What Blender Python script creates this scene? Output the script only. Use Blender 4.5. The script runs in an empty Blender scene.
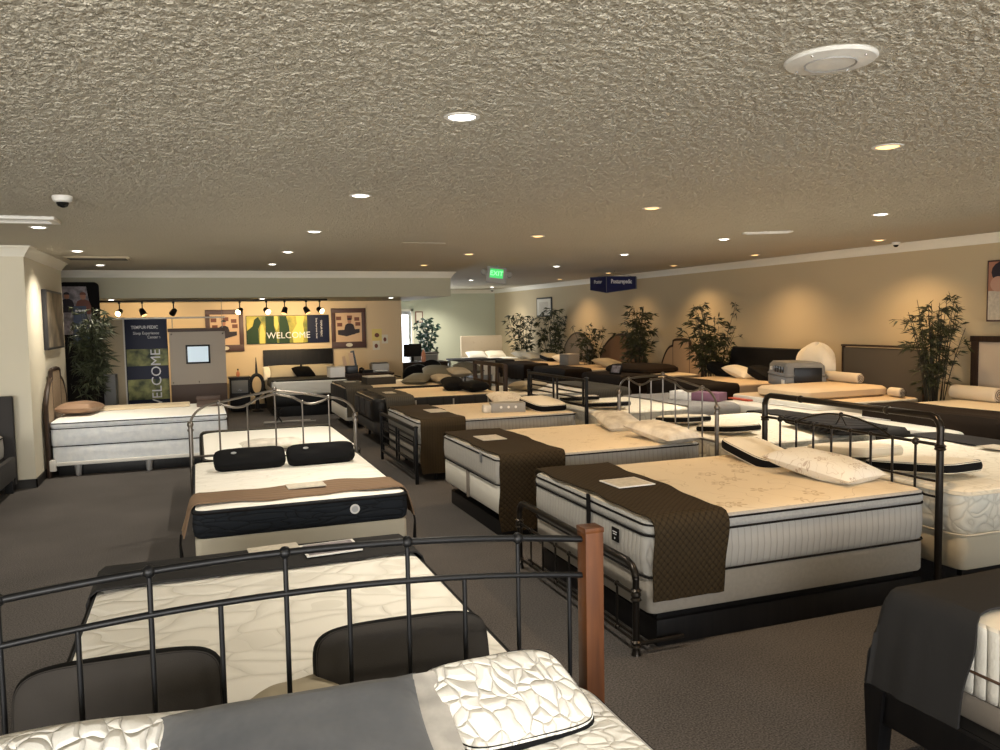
import bpy, bmesh, math, random
from mathutils import Vector, Matrix
random.seed(7)
D = bpy.data
S = bpy.context.scene
COL = S.collection
PI = math.pi
def R(d): return d*PI/180

# ------------------------------------------------------------------ materials
def newmat(name):
    m = D.materials.new(name); m.use_nodes = True
    nt = m.node_tree
    b = nt.nodes['Principled BSDF']
    return m, nt, b
def N(nt, t, **kw):
    n = nt.nodes.new(t)
    for k, v in kw.items():
        if k in n.inputs.keys(): n.inputs[k].default_value = v
        else: setattr(n, k, v)
    return n
def L(nt, a, b): nt.links.new(a, b)
def c4(c): return (c[0], c[1], c[2], 1)
def mat(name, col, rough=.6, metal=0, noise=0, nscale=20, bump=0, bscale=200, emit=0, sheen=0, col2=None, coord='Object', bdist=.002, spec=.3):
    m, nt, b = newmat(name)
    b.inputs['Base Color'].default_value = c4(col)
    b.inputs['Roughness'].default_value = rough
    b.inputs['Metallic'].default_value = metal
    if not metal: b.inputs['Specular IOR Level'].default_value = spec
    if sheen: b.inputs['Sheen Weight'].default_value = sheen
    tc = N(nt, 'ShaderNodeTexCoord')
    if noise or col2:
        n = N(nt, 'ShaderNodeTexNoise', Scale=nscale, Detail=4)
        L(nt, tc.outputs[coord], n.inputs['Vector'])
        r = N(nt, 'ShaderNodeValToRGB')
        c2 = col2 or tuple(x*(1-noise) for x in col)
        r.color_ramp.elements[0].position = .35; r.color_ramp.elements[1].position = .65
        r.color_ramp.elements[0].color = c4(c2); r.color_ramp.elements[1].color = c4(col)
        L(nt, n.outputs['Fac'], r.inputs['Fac']); L(nt, r.outputs['Color'], b.inputs['Base Color'])
    if bump:
        n = N(nt, 'ShaderNodeTexNoise', Scale=bscale, Detail=3)
        L(nt, tc.outputs[coord], n.inputs['Vector'])
        bp = N(nt, 'ShaderNodeBump', Strength=bump, Distance=bdist)
        L(nt, n.outputs['Fac'], bp.inputs['Height']); L(nt, bp.outputs['Normal'], b.inputs['Normal'])
    if emit:
        b.inputs['Emission Color'].default_value = c4(col)
        b.inputs['Emission Strength'].default_value = emit
    return m
def mathn(nt, op, a, b=None):
    n = nt.nodes.new('ShaderNodeMath'); n.operation = op
    for i, v in enumerate((a, b)):
        if v is None: continue
        if isinstance(v, (int, float)): n.inputs[i].default_value = v
        else: L(nt, v, n.inputs[i])
    return n.outputs[0]
def channel_mat(name, col, pitch=.045, depth=.004, col2=None):
    """knit border with vertical stitched channels running round the mattress"""
    m, nt, b = newmat(name)
    b.inputs['Roughness'].default_value = .8; b.inputs['Specular IOR Level'].default_value = .2
    tc = N(nt, 'ShaderNodeTexCoord'); sp = N(nt, 'ShaderNodeSeparateXYZ'); L(nt, tc.outputs['Object'], sp.inputs[0])
    s = mathn(nt, 'ADD', sp.outputs[0], sp.outputs[1])
    s = mathn(nt, 'MULTIPLY', s, PI/pitch)
    s = mathn(nt, 'ABSOLUTE', mathn(nt, 'SINE', s))
    s = mathn(nt, 'POWER', s, .4)
    n = N(nt, 'ShaderNodeTexNoise', Scale=90, Detail=3); L(nt, tc.outputs['Object'], n.inputs['Vector'])
    h = mathn(nt, 'ADD', s, mathn(nt, 'MULTIPLY', n.outputs['Fac'], .25))
    bp = N(nt, 'ShaderNodeBump', Strength=.9, Distance=depth); L(nt, h, bp.inputs['Height']); L(nt, bp.outputs['Normal'], b.inputs['Normal'])
    r = N(nt, 'ShaderNodeValToRGB'); r.color_ramp.elements[0].color = c4(col2 or tuple(x*.7 for x in col)); r.color_ramp.elements[1].color = c4(col)
    r.color_ramp.elements[0].position = .25; r.color_ramp.elements[1].position = .6
    L(nt, s, r.inputs['Fac']); L(nt, r.outputs['Color'], b.inputs['Base Color'])
    return m
def quilt_mat(name, col, line, scale=6, width=.05, depth=.01, stretch=(1, 1, 1), patch=0, distort=.3, sheen=0):
    """stitched scroll pattern: distorted cells, thread lines and groove shade painted along the seams"""
    m, nt, b = newmat(name)
    b.inputs['Roughness'].default_value = .75
    tc = N(nt, 'ShaderNodeTexCoord')
    mp = N(nt, 'ShaderNodeMapping'); mp.inputs['Scale'].default_value = stretch
    L(nt, tc.outputs['Object'], mp.inputs['Vector'])
    nz = N(nt, 'ShaderNodeTexNoise', Scale=scale*.6, Detail=1); L(nt, mp.outputs[0], nz.inputs['Vector'])
    mx = N(nt, 'ShaderNodeMix', data_type='VECTOR', blend_type='LINEAR_LIGHT') if False else N(nt, 'ShaderNodeVectorMath', operation='MULTIPLY_ADD')
    L(nt, nz.outputs['Color'], mx.inputs[0]); mx.inputs[1].default_value = (distort, distort, 0); L(nt, mp.outputs[0], mx.inputs[2])
    v = N(nt, 'ShaderNodeTexVoronoi', feature='DISTANCE_TO_EDGE', Scale=scale); L(nt, mx.outputs[0], v.inputs['Vector'])
    v.inputs['Randomness'].default_value = .8
    r = N(nt, 'ShaderNodeValToRGB')
    e = r.color_ramp.elements; e[0].position = 0; e[0].color = c4(line); e[1].position = width; e[1].color = c4(col)  # wide ramp puts soft groove shade into the ticking colour
    L(nt, v.outputs['Distance'], r.inputs['Fac'])
    out = r.outputs['Color']
    if patch:
        v2 = N(nt, 'ShaderNodeTexVoronoi', feature='F1', Scale=scale); L(nt, mx.outputs[0], v2.inputs['Vector']); v2.inputs['Randomness'].default_value = .8
        sel = N(nt, 'ShaderNodeSeparateColor'); L(nt, v2.outputs['Color'], sel.inputs[0])
        f = mathn(nt, 'MULTIPLY', mathn(nt, 'GREATER_THAN', sel.outputs[0], .72), mathn(nt, 'LESS_THAN', v2.outputs['Distance'], .33))
        f = mathn(nt, 'MULTIPLY', f, patch)
        mm = N(nt, 'ShaderNodeMix', data_type='RGBA')
        L(nt, f, mm.inputs[0]); L(nt, out, mm.inputs[6]); mm.inputs[7].default_value = c4(line); out = mm.outputs[2]
    L(nt, out, b.inputs['Base Color'])
    p = mathn(nt, 'POWER', mathn(nt, 'MINIMUM', v.outputs['Distance'], .25), .5)
    n2 = N(nt, 'ShaderNodeTexNoise', Scale=300, Detail=2); L(nt, tc.outputs['Object'], n2.inputs['Vector'])
    h = mathn(nt, 'ADD', p, mathn(nt, 'MULTIPLY', n2.outputs['Fac'], .04))
    bp = N(nt, 'ShaderNodeBump', Strength=.8, Distance=depth); L(nt, h, bp.inputs['Height']); L(nt, bp.outputs['Normal'], b.inputs['Normal'])
    return m
def floral_mat(name, col, line, scale=5, amount=.62, spot=.17):
    """knit ticking with scattered embroidered sprays"""
    m, nt, b = newmat(name)
    b.inputs['Roughness'].default_value = .8
    tc = N(nt, 'ShaderNodeTexCoord')
    v = N(nt, 'ShaderNodeTexVoronoi', feature='F1', Scale=scale); L(nt, tc.outputs['Object'], v.inputs['Vector'])
    vec = N(nt, 'ShaderNodeVectorMath', operation='SUBTRACT')
    mp = N(nt, 'ShaderNodeVectorMath', operation='SCALE'); mp.inputs['Scale'].default_value = scale
    L(nt, tc.outputs['Object'], mp.inputs[0]); 
    L(nt, tc.outputs['Object'], vec.inputs[0]); L(nt, v.outputs['Position'], vec.inputs[1])
    sp = N(nt, 'ShaderNodeSeparateXYZ'); L(nt, vec.outputs[0], sp.inputs[0])
    ang = mathn(nt, 'ARCTAN2', sp.outputs[1], sp.outputs[0])
    pet = mathn(nt, 'ABSOLUTE', mathn(nt, 'SINE', mathn(nt, 'MULTIPLY', ang, 2.5)))
    rad = mathn(nt, 'MULTIPLY', mathn(nt, 'ADD', mathn(nt, 'MULTIPLY', pet, .8), .25), spot*scale)
    ed = mathn(nt, 'ABSOLUTE', mathn(nt, 'SUBTRACT', v.outputs['Distance'], rad))
    sel = N(nt, 'ShaderNodeSeparateColor'); L(nt, v.outputs['Color'], sel.inputs[0])
    on = mathn(nt, 'GREATER_THAN', sel.outputs[0], 1-amount)
    f = mathn(nt, 'MULTIPLY', mathn(nt, 'LESS_THAN', ed, .05), on)
    v3 = N(nt, 'ShaderNodeTexNoise', Scale=scale*1.1, Detail=1); L(nt, tc.outputs['Object'], v3.inputs['Vector'])
    st = mathn(nt, 'LESS_THAN', mathn(nt, 'ABSOLUTE', mathn(nt, 'SUBTRACT', v3.outputs['Fac'], .5)), .006)
    f = mathn(nt, 'MAXIMUM', f, mathn(nt, 'MULTIPLY', st, .7))
    mm = N(nt, 'ShaderNodeMix', data_type='RGBA'); L(nt, f, mm.inputs[0]); mm.inputs[6].default_value = c4(col); mm.inputs[7].default_value = c4(line)
    L(nt, mm.outputs[2], b.inputs['Base Color'])
    n2 = N(nt, 'ShaderNodeTexNoise', Scale=7, Detail=3); L(nt, tc.outputs['Object'], n2.inputs['Vector'])
    h = mathn(nt, 'SUBTRACT', mathn(nt, 'MULTIPLY', n2.outputs['Fac'], 1.5), mathn(nt, 'MULTIPLY', f, .5))
    bp = N(nt, 'ShaderNodeBump', Strength=.7, Distance=.008); L(nt, h, bp.inputs['Height']); L(nt, bp.outputs['Normal'], b.inputs['Normal'])
    return m
def throw_mat(name, col, col2, pitch=.045, diag=True, depth=.004):
    m, nt, b = newmat(name)
    b.inputs['Roughness'].default_value = .8
    b.inputs['Specular IOR Level'].default_value = .12
    tc = N(nt, 'ShaderNodeTexCoord'); sp = N(nt, 'ShaderNodeSeparateXYZ'); L(nt, tc.outputs['UV'], sp.inputs[0])
    if diag:
        a = mathn(nt, 'ADD', sp.outputs[0], sp.outputs[1]); c = mathn(nt, 'SUBTRACT', sp.outputs[0], sp.outputs[1])
    else:
        a = sp.outputs[0]; c = sp.outputs[0]
    k = PI/pitch
    a = mathn(nt, 'ABSOLUTE', mathn(nt, 'SINE', mathn(nt, 'MULTIPLY', a, k)))
    c = mathn(nt, 'ABSOLUTE', mathn(nt, 'SINE', mathn(nt, 'MULTIPLY', c, k)))
    h = mathn(nt, 'POWER', mathn(nt, 'MULTIPLY', a, c), .5)
    bp = N(nt, 'ShaderNodeBump', Strength=.9, Distance=depth); L(nt, h, bp.inputs['Height']); L(nt, bp.outputs['Normal'], b.inputs['Normal'])
    r = N(nt, 'ShaderNodeValToRGB'); r.color_ramp.elements[0].color = c4(col2); r.color_ramp.elements[1].color = c4(col)
    r.color_ramp.elements[0].position = .1; r.color_ramp.elements[1].position = .6
    L(nt, h, r.inputs['Fac']); L(nt, r.outputs['Color'], b.inputs['Base Color'])
    return m
def popcorn(name='popcorn_ceiling', bd=.011):
    m, nt, b = newmat(name)
    b.inputs['Roughness'].default_value = .95
    tc = N(nt, 'ShaderNodeTexCoord')
    v = N(nt, 'ShaderNodeTexVoronoi', feature='SMOOTH_F1', Scale=88); v.inputs['Smoothness'].default_value = .4
    n = N(nt, 'ShaderNodeTexNoise', Scale=130, Detail=2)
    nz = N(nt, 'ShaderNodeTexNoise', Scale=.6, Detail=2)
    for q in (v, n, nz): L(nt, tc.outputs['Object'], q.inputs['Vector'])
    h = mathn(nt, 'SUBTRACT', n.outputs['Fac'], mathn(nt, 'MULTIPLY', v.outputs['Distance'], .8))
    bp = N(nt, 'ShaderNodeBump', Strength=.9, Distance=bd); L(nt, h, bp.inputs['Height']); L(nt, bp.outputs['Normal'], b.inputs['Normal'])
    r = N(nt, 'ShaderNodeValToRGB'); r.color_ramp.elements[0].color = (.50, .455, .365, 1); r.color_ramp.elements[1].color = (.57, .525, .425, 1)
    L(nt, nz.outputs['Fac'], r.inputs['Fac']); L(nt, r.outputs['Color'], b.inputs['Base Color'])
    return m
def carpet():
    m, nt, b = newmat('carpet_grey_brown')
    b.inputs['Roughness'].default_value = .95
    b.inputs['Specular IOR Level'].default_value = .15
    tc = N(nt, 'ShaderNodeTexCoord')
    n = N(nt, 'ShaderNodeTexNoise', Scale=110, Detail=4); n2 = N(nt, 'ShaderNodeTexNoise', Scale=1.1, Detail=4)
    for q in (n, n2): L(nt, tc.outputs['Object'], q.inputs['Vector'])
    f = mathn(nt, 'ADD', mathn(nt, 'MULTIPLY', n.outputs['Fac'], .8), mathn(nt, 'MULTIPLY', n2.outputs['Fac'], .2))
    r = N(nt, 'ShaderNodeValToRGB'); e = r.color_ramp.elements
    e[0].position = .36; e[1].position = .62; e[0].color = (.042, .038, .036, 1); e[1].color = (.118, .107, .101, 1)
    L(nt, f, r.inputs['Fac']); L(nt, r.outputs['Color'], b.inputs['Base Color'])
    bp = N(nt, 'ShaderNodeBump', Strength=.6, Distance=.006); L(nt, n.outputs['Fac'], bp.inputs['Height']); L(nt, bp.outputs['Normal'], b.inputs['Normal'])
    return m
def wood(name, c1, c2, scale=3):
    m, nt, b = newmat(name); b.inputs['Roughness'].default_value = .45; b.inputs['Specular IOR Level'].default_value = .25
    tc = N(nt, 'ShaderNodeTexCoord'); mp = N(nt, 'ShaderNodeMapping'); mp.inputs['Scale'].default_value = (12, 12, 1.0)
    L(nt, tc.outputs['Object'], mp.inputs[0])
    n = N(nt, 'ShaderNodeTexNoise', Scale=scale, Detail=6, Distortion=.6); L(nt, mp.outputs[0], n.inputs['Vector'])
    r = N(nt, 'ShaderNodeValToRGB'); e = r.color_ramp.elements; e[0].position = .3; e[1].position = .7; e[0].color = c4(c1); e[1].color = c4(c2)
    L(nt, n.outputs['Fac'], r.inputs['Fac']); L(nt, r.outputs['Color'], b.inputs['Base Color'])
    return m

CEIL = popcorn(); CARPET = carpet()
WALL = mat('wall_paint_sage_cream', (.56, .46, .30), .85, bump=.15, bscale=60)
SOFF = mat('soffit_paint', (.47, .45, .34), .85, bump=.15, bscale=60)
WALL_L = mat('wall_paint_cream', (.72, .67, .54), .85, bump=.15, bscale=60)
WALL_O = mat('wall_paint_golden', (.70, .55, .36), .85, bump=.15, bscale=60)
WALL_G = mat('wall_paint_pale_green', (.58, .61, .49), .85, bump=.15, bscale=60)
TRIMW = mat('trim_paint', (.85, .82, .72), .5)
BASEB = mat('baseboard_dark', (.02, .018, .016), .5)
BLACKM = mat('satin_black_steel', (.012, .012, .013), .42, .6)
BRONZE = mat('antique_bronze_steel', (.035, .03, .026), .3, .85)
PEWTER = mat('pewter_steel', (.20, .18, .16), .32, .9)
CHERRY = wood('cherry_wood', (.060, .018, .004), (.115, .038, .009))
DARKWOOD = wood('espresso_wood', (.022, .013, .009), (.05, .03, .02))
BLACKWOOD = wood('black_wood', (.004, .004, .005), (.009, .008, .008))
M_TOP = floral_mat('ticking_cream_floral', (.68, .58, .43), (.50, .40, .27), 4.2, .7, .055)
M_TOP2 = floral_mat('ticking_cream_small_floral', (.68, .58, .43), (.56, .46, .32), 5, .5, .04)
M_SIDE = channel_mat('border_grey_channels', (.40, .385, .36))
M_KNIT = mat('border_grey_knit', (.40, .39, .37), .85, noise=.15, nscale=60, bump=.5, bscale=120, bdist=.004)
BOXF = mat('box_fabric_taupe', (.34, .31, .27), .85, noise=.08, nscale=40, bump=.3, bscale=300)
BOXB = mat('box_fabric_beige', (.50, .46, .37), .8, bump=.2, bscale=200)
BOXW = mat('box_fabric_white', (.68, .66, .60), .8, bump=.2, bscale=200)
PIPE = mat('piping_black', (.007, .006, .006), .8, spec=.15)
PIPEB = mat('piping_brown', (.09, .05, .03), .6)
PIPEW = mat('piping_ivory', (.60, .55, .45), .6)
PLUSH = quilt_mat('plush_cream_top', (.78, .72, .60), (.66, .60, .48), 9, .08, .006)
PLUSHS = quilt_mat('plush_border_floral', (.62, .60, .53), (.50, .48, .42), 9, .12, .012)
SCROLL = quilt_mat('ticking_scroll_quilt', (.80, .77, .70), (.70, .67, .60), 7, .16, .022, (1, .62, 1), .9, .22)
SCROLLB = quilt_mat('ticking_white_puffed_quilt', (.86, .84, .79), (.82, .79, .73), 19, .22, .026, (1.2, .85, 1), 0, .08)
WAVE = quilt_mat('ticking_white_wave', (.86, .83, .76), (.76, .73, .66), 5, .05, .012, (2.4, .7, 1), .35, .2)
WHITEQ = mat('ticking_white_dotted', (.84, .86, .87), .8, col2=(.74, .77, .80), nscale=14, bump=.5, bscale=16, bdist=.012)
WHITET = mat('ticking_white_plain', (.84, .82, .76), .8, bump=.3, bscale=15, bdist=.01)
TAN = mat('ticking_tan_foam', (.62, .47, .30), .85, bump=.2, bscale=12, bdist=.01)
CREAM = mat('ticking_cream_ribbed', (.72, .60, .42), .85, bump=.3, bscale=14, bdist=.01)
NAVY = quilt_mat('border_dark_navy', (.012, .015, .020), (.006, .007, .009), 8, .06, .014, (.5, .5, 2.2), 0, .4)
NAVY.node_tree.nodes['Principled BSDF'].inputs['Specular IOR Level'].default_value = .2
CHARS = channel_mat('border_charcoal', (.03, .03, .03), .25, .005)
STRIPEW = channel_mat('border_white_diagonal', (.74, .71, .64), .05, .01)
GREYS = mat('border_warm_grey', (.22, .19, .16), .8, bump=.3, bscale=150)
T_BROWN = throw_mat('throw_brown_quilted', (.042, .029, .015), (.018, .012, .007))
T_BROWN3 = throw_mat('throw_brown_lined', (.046, .032, .017), (.036, .026, .014), .03, False, .0008)
T_BROWN2 = throw_mat('throw_light_brown_ribbed', (.21, .14, .09), (.17, .11, .07), .06, False)
T_GREY = throw_mat('throw_taupe_grey', (.085, .077, .062), (.055, .05, .042), .03, False, .002)
T_CHAR = mat('throw_charcoal', (.026, .025, .025), .85, bump=.4, bscale=200, spec=.15)
T_DARK = mat('throw_dark_brown', (.017, .011, .007), .85, bump=.4, bscale=160, spec=.12)
T_RIB = throw_mat('throw_black_ribbed', (.022, .020, .020), (.005, .005, .005), .05, False, .02)
T_KNIT = throw_mat('throw_grey_knit', (.26, .25, .24), (.15, .145, .14), .02, True, .004)
P_WHITE = mat('pillow_ivory', (.80, .74, .62), .8, bump=.5, bscale=9, bdist=.02)
P_FLOR = floral_mat('pillow_white_floral', (.76, .72, .64), (.52, .44, .36), 9, .8, .035)
P_MARB = mat('pillow_satin_marbled', (.76, .72, .64), .5, col2=(.50, .46, .40), nscale=7, bump=.6, bscale=8, bdist=.03)
P_BLACK = mat('pillow_black', (.004, .004, .0045), .8, spec=.15)
P_GREY = mat('pillow_charcoal_knit', (.058, .052, .047), .9, bump=.5, bscale=350, spec=.15)
P_VELV = mat('pillow_grey_velvet', (.085, .086, .09), .8, col2=(.055, .057, .062), nscale=6, sheen=.3, bump=.7, bscale=7, bdist=.02, spec=.2)
P_FLANGE = mat('pillow_flange_silver', (.50, .47, .43), .5, noise=.3, nscale=14)
P_BROWN = mat('pillow_brown_satin', (.30, .19, .12), .45, bump=.5, bscale=7, bdist=.02)
P_OLIVE = mat('pillow_olive_grey', (.14, .13, .095), .75)
P_TAN = mat('pillow_tan', (.42, .36, .26), .75)
P_LOG = mat('foam_roll_cream', (.66, .56, .42), .85, bump=.3, bscale=60)
CARD = mat('card_paper', (.62, .56, .46), .5, noise=.2, nscale=30)
CARDW = mat('card_white_border', (.75, .73, .70), .5)
CARDP = mat('card_photo_mauve', (.34, .30, .33), .4, noise=.6, nscale=12)
LEAF = mat('bamboo_leaf', (.050, .055, .022), .5, noise=.5, nscale=5)
LEAF2 = mat('ficus_leaf', (.03, .085, .055), .5, noise=.5, nscale=8)
CANE = mat('bamboo_cane', (.030, .026, .015), .5, noise=.4, nscale=8)
POT = mat('pot_black', (.02, .018, .016), .5)
POTL = mat('pot_pale', (.55, .52, .46), .6)
PLASTW = mat('plastic_white', (.75, .73, .68), .4)
PLASTG = mat('plastic_grey', (.17, .175, .18), .45)
PLASTGL = mat('plastic_light_grey', (.30, .29, .27), .45)
PLASTB = mat('plastic_black', (.012, .012, .013), .3)
SILVER = mat('silver_plastic', (.5, .5, .5), .3, .5)
CHROME = mat('chrome', (.7, .7, .7), .12, 1)
GLASSD = mat('dark_dome', (.01, .01, .01), .06)
LAMPW = mat('lamp_cool_white', (1, .95, .86), .5, emit=6)
LAMPG = mat('lamp_glare', (1, .72, .36), .5, emit=9)
LAMPO = mat('lamp_warm', (1, .58, .22), .5, emit=2.0)
SCREEN = mat('tablet_screen_glow', (.50, .60, .66), .3, emit=.55)
EXITG = mat('exit_green_glow', (.05, .50, .12), .4, emit=.8)
EXITL = mat('exit_letters', (.30, .85, .40), .4, emit=.9)
SIGNB = mat('sign_navy', (.012, .016, .07), .3)
SIGNT = mat('sign_white_print', (.75, .75, .78), .4)
NAVYP = mat('banner_navy', (.010, .014, .040), .5)
BEIGEP = mat('booth_panel_beige', (.52, .44, .31), .7, noise=.1, nscale=3)
TAUPEP = mat('booth_panel_taupe', (.52, .45, .37), .6)
BROWNP = mat('booth_panel_brown', (.105, .07, .055), .5)
FRAMEP = mat('frame_plum_brown', (.085, .045, .040), .4)
FRAMEP2 = mat('frame_dark', (.03, .028, .03), .4)
PAPER = mat('poster_paper_peach', (.66, .46, .30), .6)
PAPERW = mat('poster_paper_ivory', (.70, .66, .56), .6)
INK = mat('poster_ink_dark', (.03, .025, .035), .6)
INKR = mat('poster_ink_red_brown', (.18, .07, .05), .6)
SKINP = mat('poster_skin_tone', (.42, .20, .13), .6)
YELLOW = mat('note_yellow', (.72, .60, .22), .6)
FAB_BEIGE = mat('upholstery_beige', (.50, .42, .32), .9, bump=.4, bscale=200)
FAB_GREY = mat('upholstery_grey_brown', (.085, .075, .062), .9, bump=.4, bscale=200)
FAB_TAN = mat('upholstery_tan', (.42, .30, .20), .9, bump=.4, bscale=200)
FAB_WHITE = mat('upholstery_ivory', (.55, .47, .38), .9, bump=.4, bscale=200)
FAB_CHAR = mat('upholstery_charcoal', (.045, .042, .042), .85, bump=.4, bscale=200)
CANEW = throw_mat('woven_cane', (.36, .28, .20), (.22, .165, .11), .02, True, .003)
WICKER = throw_mat('wicker_grey', (.24, .21, .17), (.10, .09, .07), .05, False, .01)
PURPLE = mat('box_purple', (.20, .10, .15), .5)
RED = mat('folder_red', (.50, .09, .05), .5)
ORANGEB = mat('bottle_orange', (.55, .22, .12), .3)
PHOTO = mat('banner_photo_green_gold', (.07, .12, .025), .5, col2=(.62, .50, .08), nscale=3.2)
PHOTO2 = mat('banner_photo_lilies', (.35, .36, .14), .5, col2=(.02, .035, .025), nscale=5)
PHOTO3 = mat('canvas_photo_sepia', (.34, .28, .20), .6, col2=(.12, .10, .08), nscale=3)

# ------------------------------------------------------------------ geometry
class MB:
    def __init__(s): s.v = []; s.f = []; s.uv = None
    def add(s, vs, fs):
        o = len(s.v); s.v += [tuple(v) for v in vs]; s.f += [tuple(i+o for i in f) for f in fs]; return s
    def box(s, x0, x1, y0, y1, z0, z1, bev=0, M=None):
        bm = bmesh.new(); bmesh.ops.create_cube(bm, size=1)
        for v in bm.verts: v.co = Vector(((x0+x1)/2+v.co.x*(x1-x0), (y0+y1)/2+v.co.y*(y1-y0), (z0+z1)/2+v.co.z*(z1-z0)))
        if bev: bmesh.ops.bevel(bm, geom=list(bm.edges), offset=bev, segments=2, affect='EDGES', profile=.6)
        bm.verts.index_update()
        vs = [(M @ v.co) if M else v.co.copy() for v in bm.verts]
        s.add(vs, [[v.index for v in f.verts] for f in bm.faces]); bm.free(); return s
    def tube(s, pts, r, n=8, closed=False):
        P = [Vector(p) for p in pts]; k = len(P)
        rings = []
        prev = None
        for i, p in enumerate(P):
            if closed: t = P[(i+1) % k]-P[i-1]
            else: t = P[min(i+1, k-1)]-P[max(i-1, 0)]
            t.normalize()
            if prev is None:
                up = Vector((0, 0, 1)) if abs(t.z) < .9 else Vector((1, 0, 0))
                a = t.cross(up).normalized()
            else:
                a = (prev - t*prev.dot(t)).normalized()
            prev = a; b = t.cross(a)
            rr = r[i] if isinstance(r, (list, tuple)) else r
            rings.append([p + (a*math.cos(2*PI*j/n)+b*math.sin(2*PI*j/n))*rr for j in range(n)])
        vs = [v for q in rings for v in q]; fs = []
        for i in range(k if closed else k-1):
            i2 = (i+1) % k
            for j in range(n): fs.append((i*n+j, i*n+(j+1) % n, i2*n+(j+1) % n, i2*n+j))
        if not closed: fs += [tuple(range(n-1, -1, -1)), tuple((k-1)*n+j for j in range(n))]
        return s.add(vs, fs)
    def lathe(s, prof, c=(0, 0, 0), n=20, M=None):
        vs = []; fs = []; k = len(prof)
        for (r, z) in prof:
            for j in range(n):
                v = Vector((max(r, 1e-4)*math.cos(2*PI*j/n), max(r, 1e-4)*math.sin(2*PI*j/n), z))
                v = (M @ v) if M else v
                vs.append(v+Vector(c))
        for i in range(k-1):
            for j in range(n): fs.append((i*n+j, i*n+(j+1) % n, (i+1)*n+(j+1) % n, (i+1)*n+j))
        fs += [tuple(range(n-1, -1, -1)), tuple((k-1)*n+j for j in range(n))]
        return s.add(vs, fs)
    def ball(s, c, r, n=10):
        return s.lathe([(r*math.sin(PI*i/6), -r*math.cos(PI*i/6)) for i in range(7)], c, n)
    def stack(s, x0, x1, y0, y1, levels, r=.08, seg=6):
        """rounded rectangle outlines stacked at (inset, z)"""
        vs = []; fs = []; n = 4*(seg+1)
        for (ins, z) in levels:
            a0, a1, b0, b1 = x0+ins, x1-ins, y0+ins, y1-ins
            rr = max(.012, r-ins*.6); rr = min(rr, (a1-a0)/2-.001, (b1-b0)/2-.001)
            for (cx, cy, st) in ((a1-rr, b1-rr, 0), (a0+rr, b1-rr, 90), (a0+rr, b0+rr, 180), (a1-rr, b0+rr, 270)):
                for j in range(seg+1):
                    t = R(st+90*j/seg); vs.append((cx+rr*math.cos(t), cy+rr*math.sin(t), z))
        for i in range(len(levels)-1):
            for j in range(n): fs.append((i*n+j, i*n+(j+1) % n, (i+1)*n+(j+1) % n, (i+1)*n+j))
        fs += [tuple(range(n-1, -1, -1)), tuple((len(levels)-1)*n+j for j in range(n))]
        return s.add(vs, fs)
    def prism(s, poly, y0, y1, M=None):
        """poly of (x, z) extruded along y"""
        k = len(poly)
        vs = [Vector((p[0], y0, p[1])) for p in poly]+[Vector((p[0], y1, p[1])) for p in poly]
        if M: vs = [M @ v for v in vs]
        fs = [tuple(range(k)), tuple(range(2*k-1, k-1, -1))]
        for i in range(k): fs.append((i, i+k, (i+1) % k+k, (i+1) % k))
        return s.add(vs, fs)
    def build(s, name, m, parent=None, smooth=True, loc=None, rot=None):
        me = D.meshes.new(name); me.from_pydata(s.v, [], s.f)
        me.materials.append(m)
        bm = bmesh.new(); bm.from_mesh(me); bmesh.ops.recalc_face_normals(bm, faces=bm.faces)
        bm.to_mesh(me); bm.free()
        if s.uv:
            uvl = me.uv_layers.new(name='UVMap')
            for lp in me.loops: uvl.data[lp.index].uv = s.uv[lp.vertex_index]
        if smooth:
            me.polygons.foreach_set('use_smooth', [True]*len(me.polygons))
            try: me.set_sharp_from_angle(angle=R(38))
            except Exception: pass
        o = D.objects.new(name, me); COL.objects.link(o)
        if parent: o.parent = parent
        if loc is not None: o.location = loc
        if rot is not None: o.rotation_euler = rot
        return o
def tag(o, label, cat, group=None):
    o['label'] = label; o['category'] = cat
    if group: o['group'] = group
    return o
def thing(name, label, cat, loc=(0, 0, 0), rot=0, group=None):
    o = D.objects.new(name, None); COL.objects.link(o); o.empty_display_size = .1
    o.location = loc
    o.rotation_euler = rot if isinstance(rot, tuple) else (0, 0, rot)
    return tag(o, label, cat, group)
def struct(name, mb, m, smooth=False):
    o = mb.build(name, m, None, smooth); o['kind'] = 'structure'; return o
def text(name, s, size, loc, rot, m, parent=None, align='CENTER', ext=.002, bold=0, sx=1):
    cu = D.curves.new(name, 'FONT'); cu.body = s; cu.size = size; cu.align_x = align; cu.align_y = 'CENTER'
    cu.extrude = ext; cu.offset = bold; cu.resolution_u = 3
    t = D.objects.new(name, cu); COL.objects.link(t)
    bpy.context.view_layer.update()
    me = D.meshes.new_from_object(t.evaluated_get(bpy.context.evaluated_depsgraph_get()))
    D.objects.remove(t); me.materials.clear(); me.materials.append(m)
    o = D.objects.new(name, me); COL.objects.link(o)
    o.location = loc; o.rotation_euler = rot; o.scale = (sx, 1, 1)
    if parent: o.parent = parent
    return o

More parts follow.
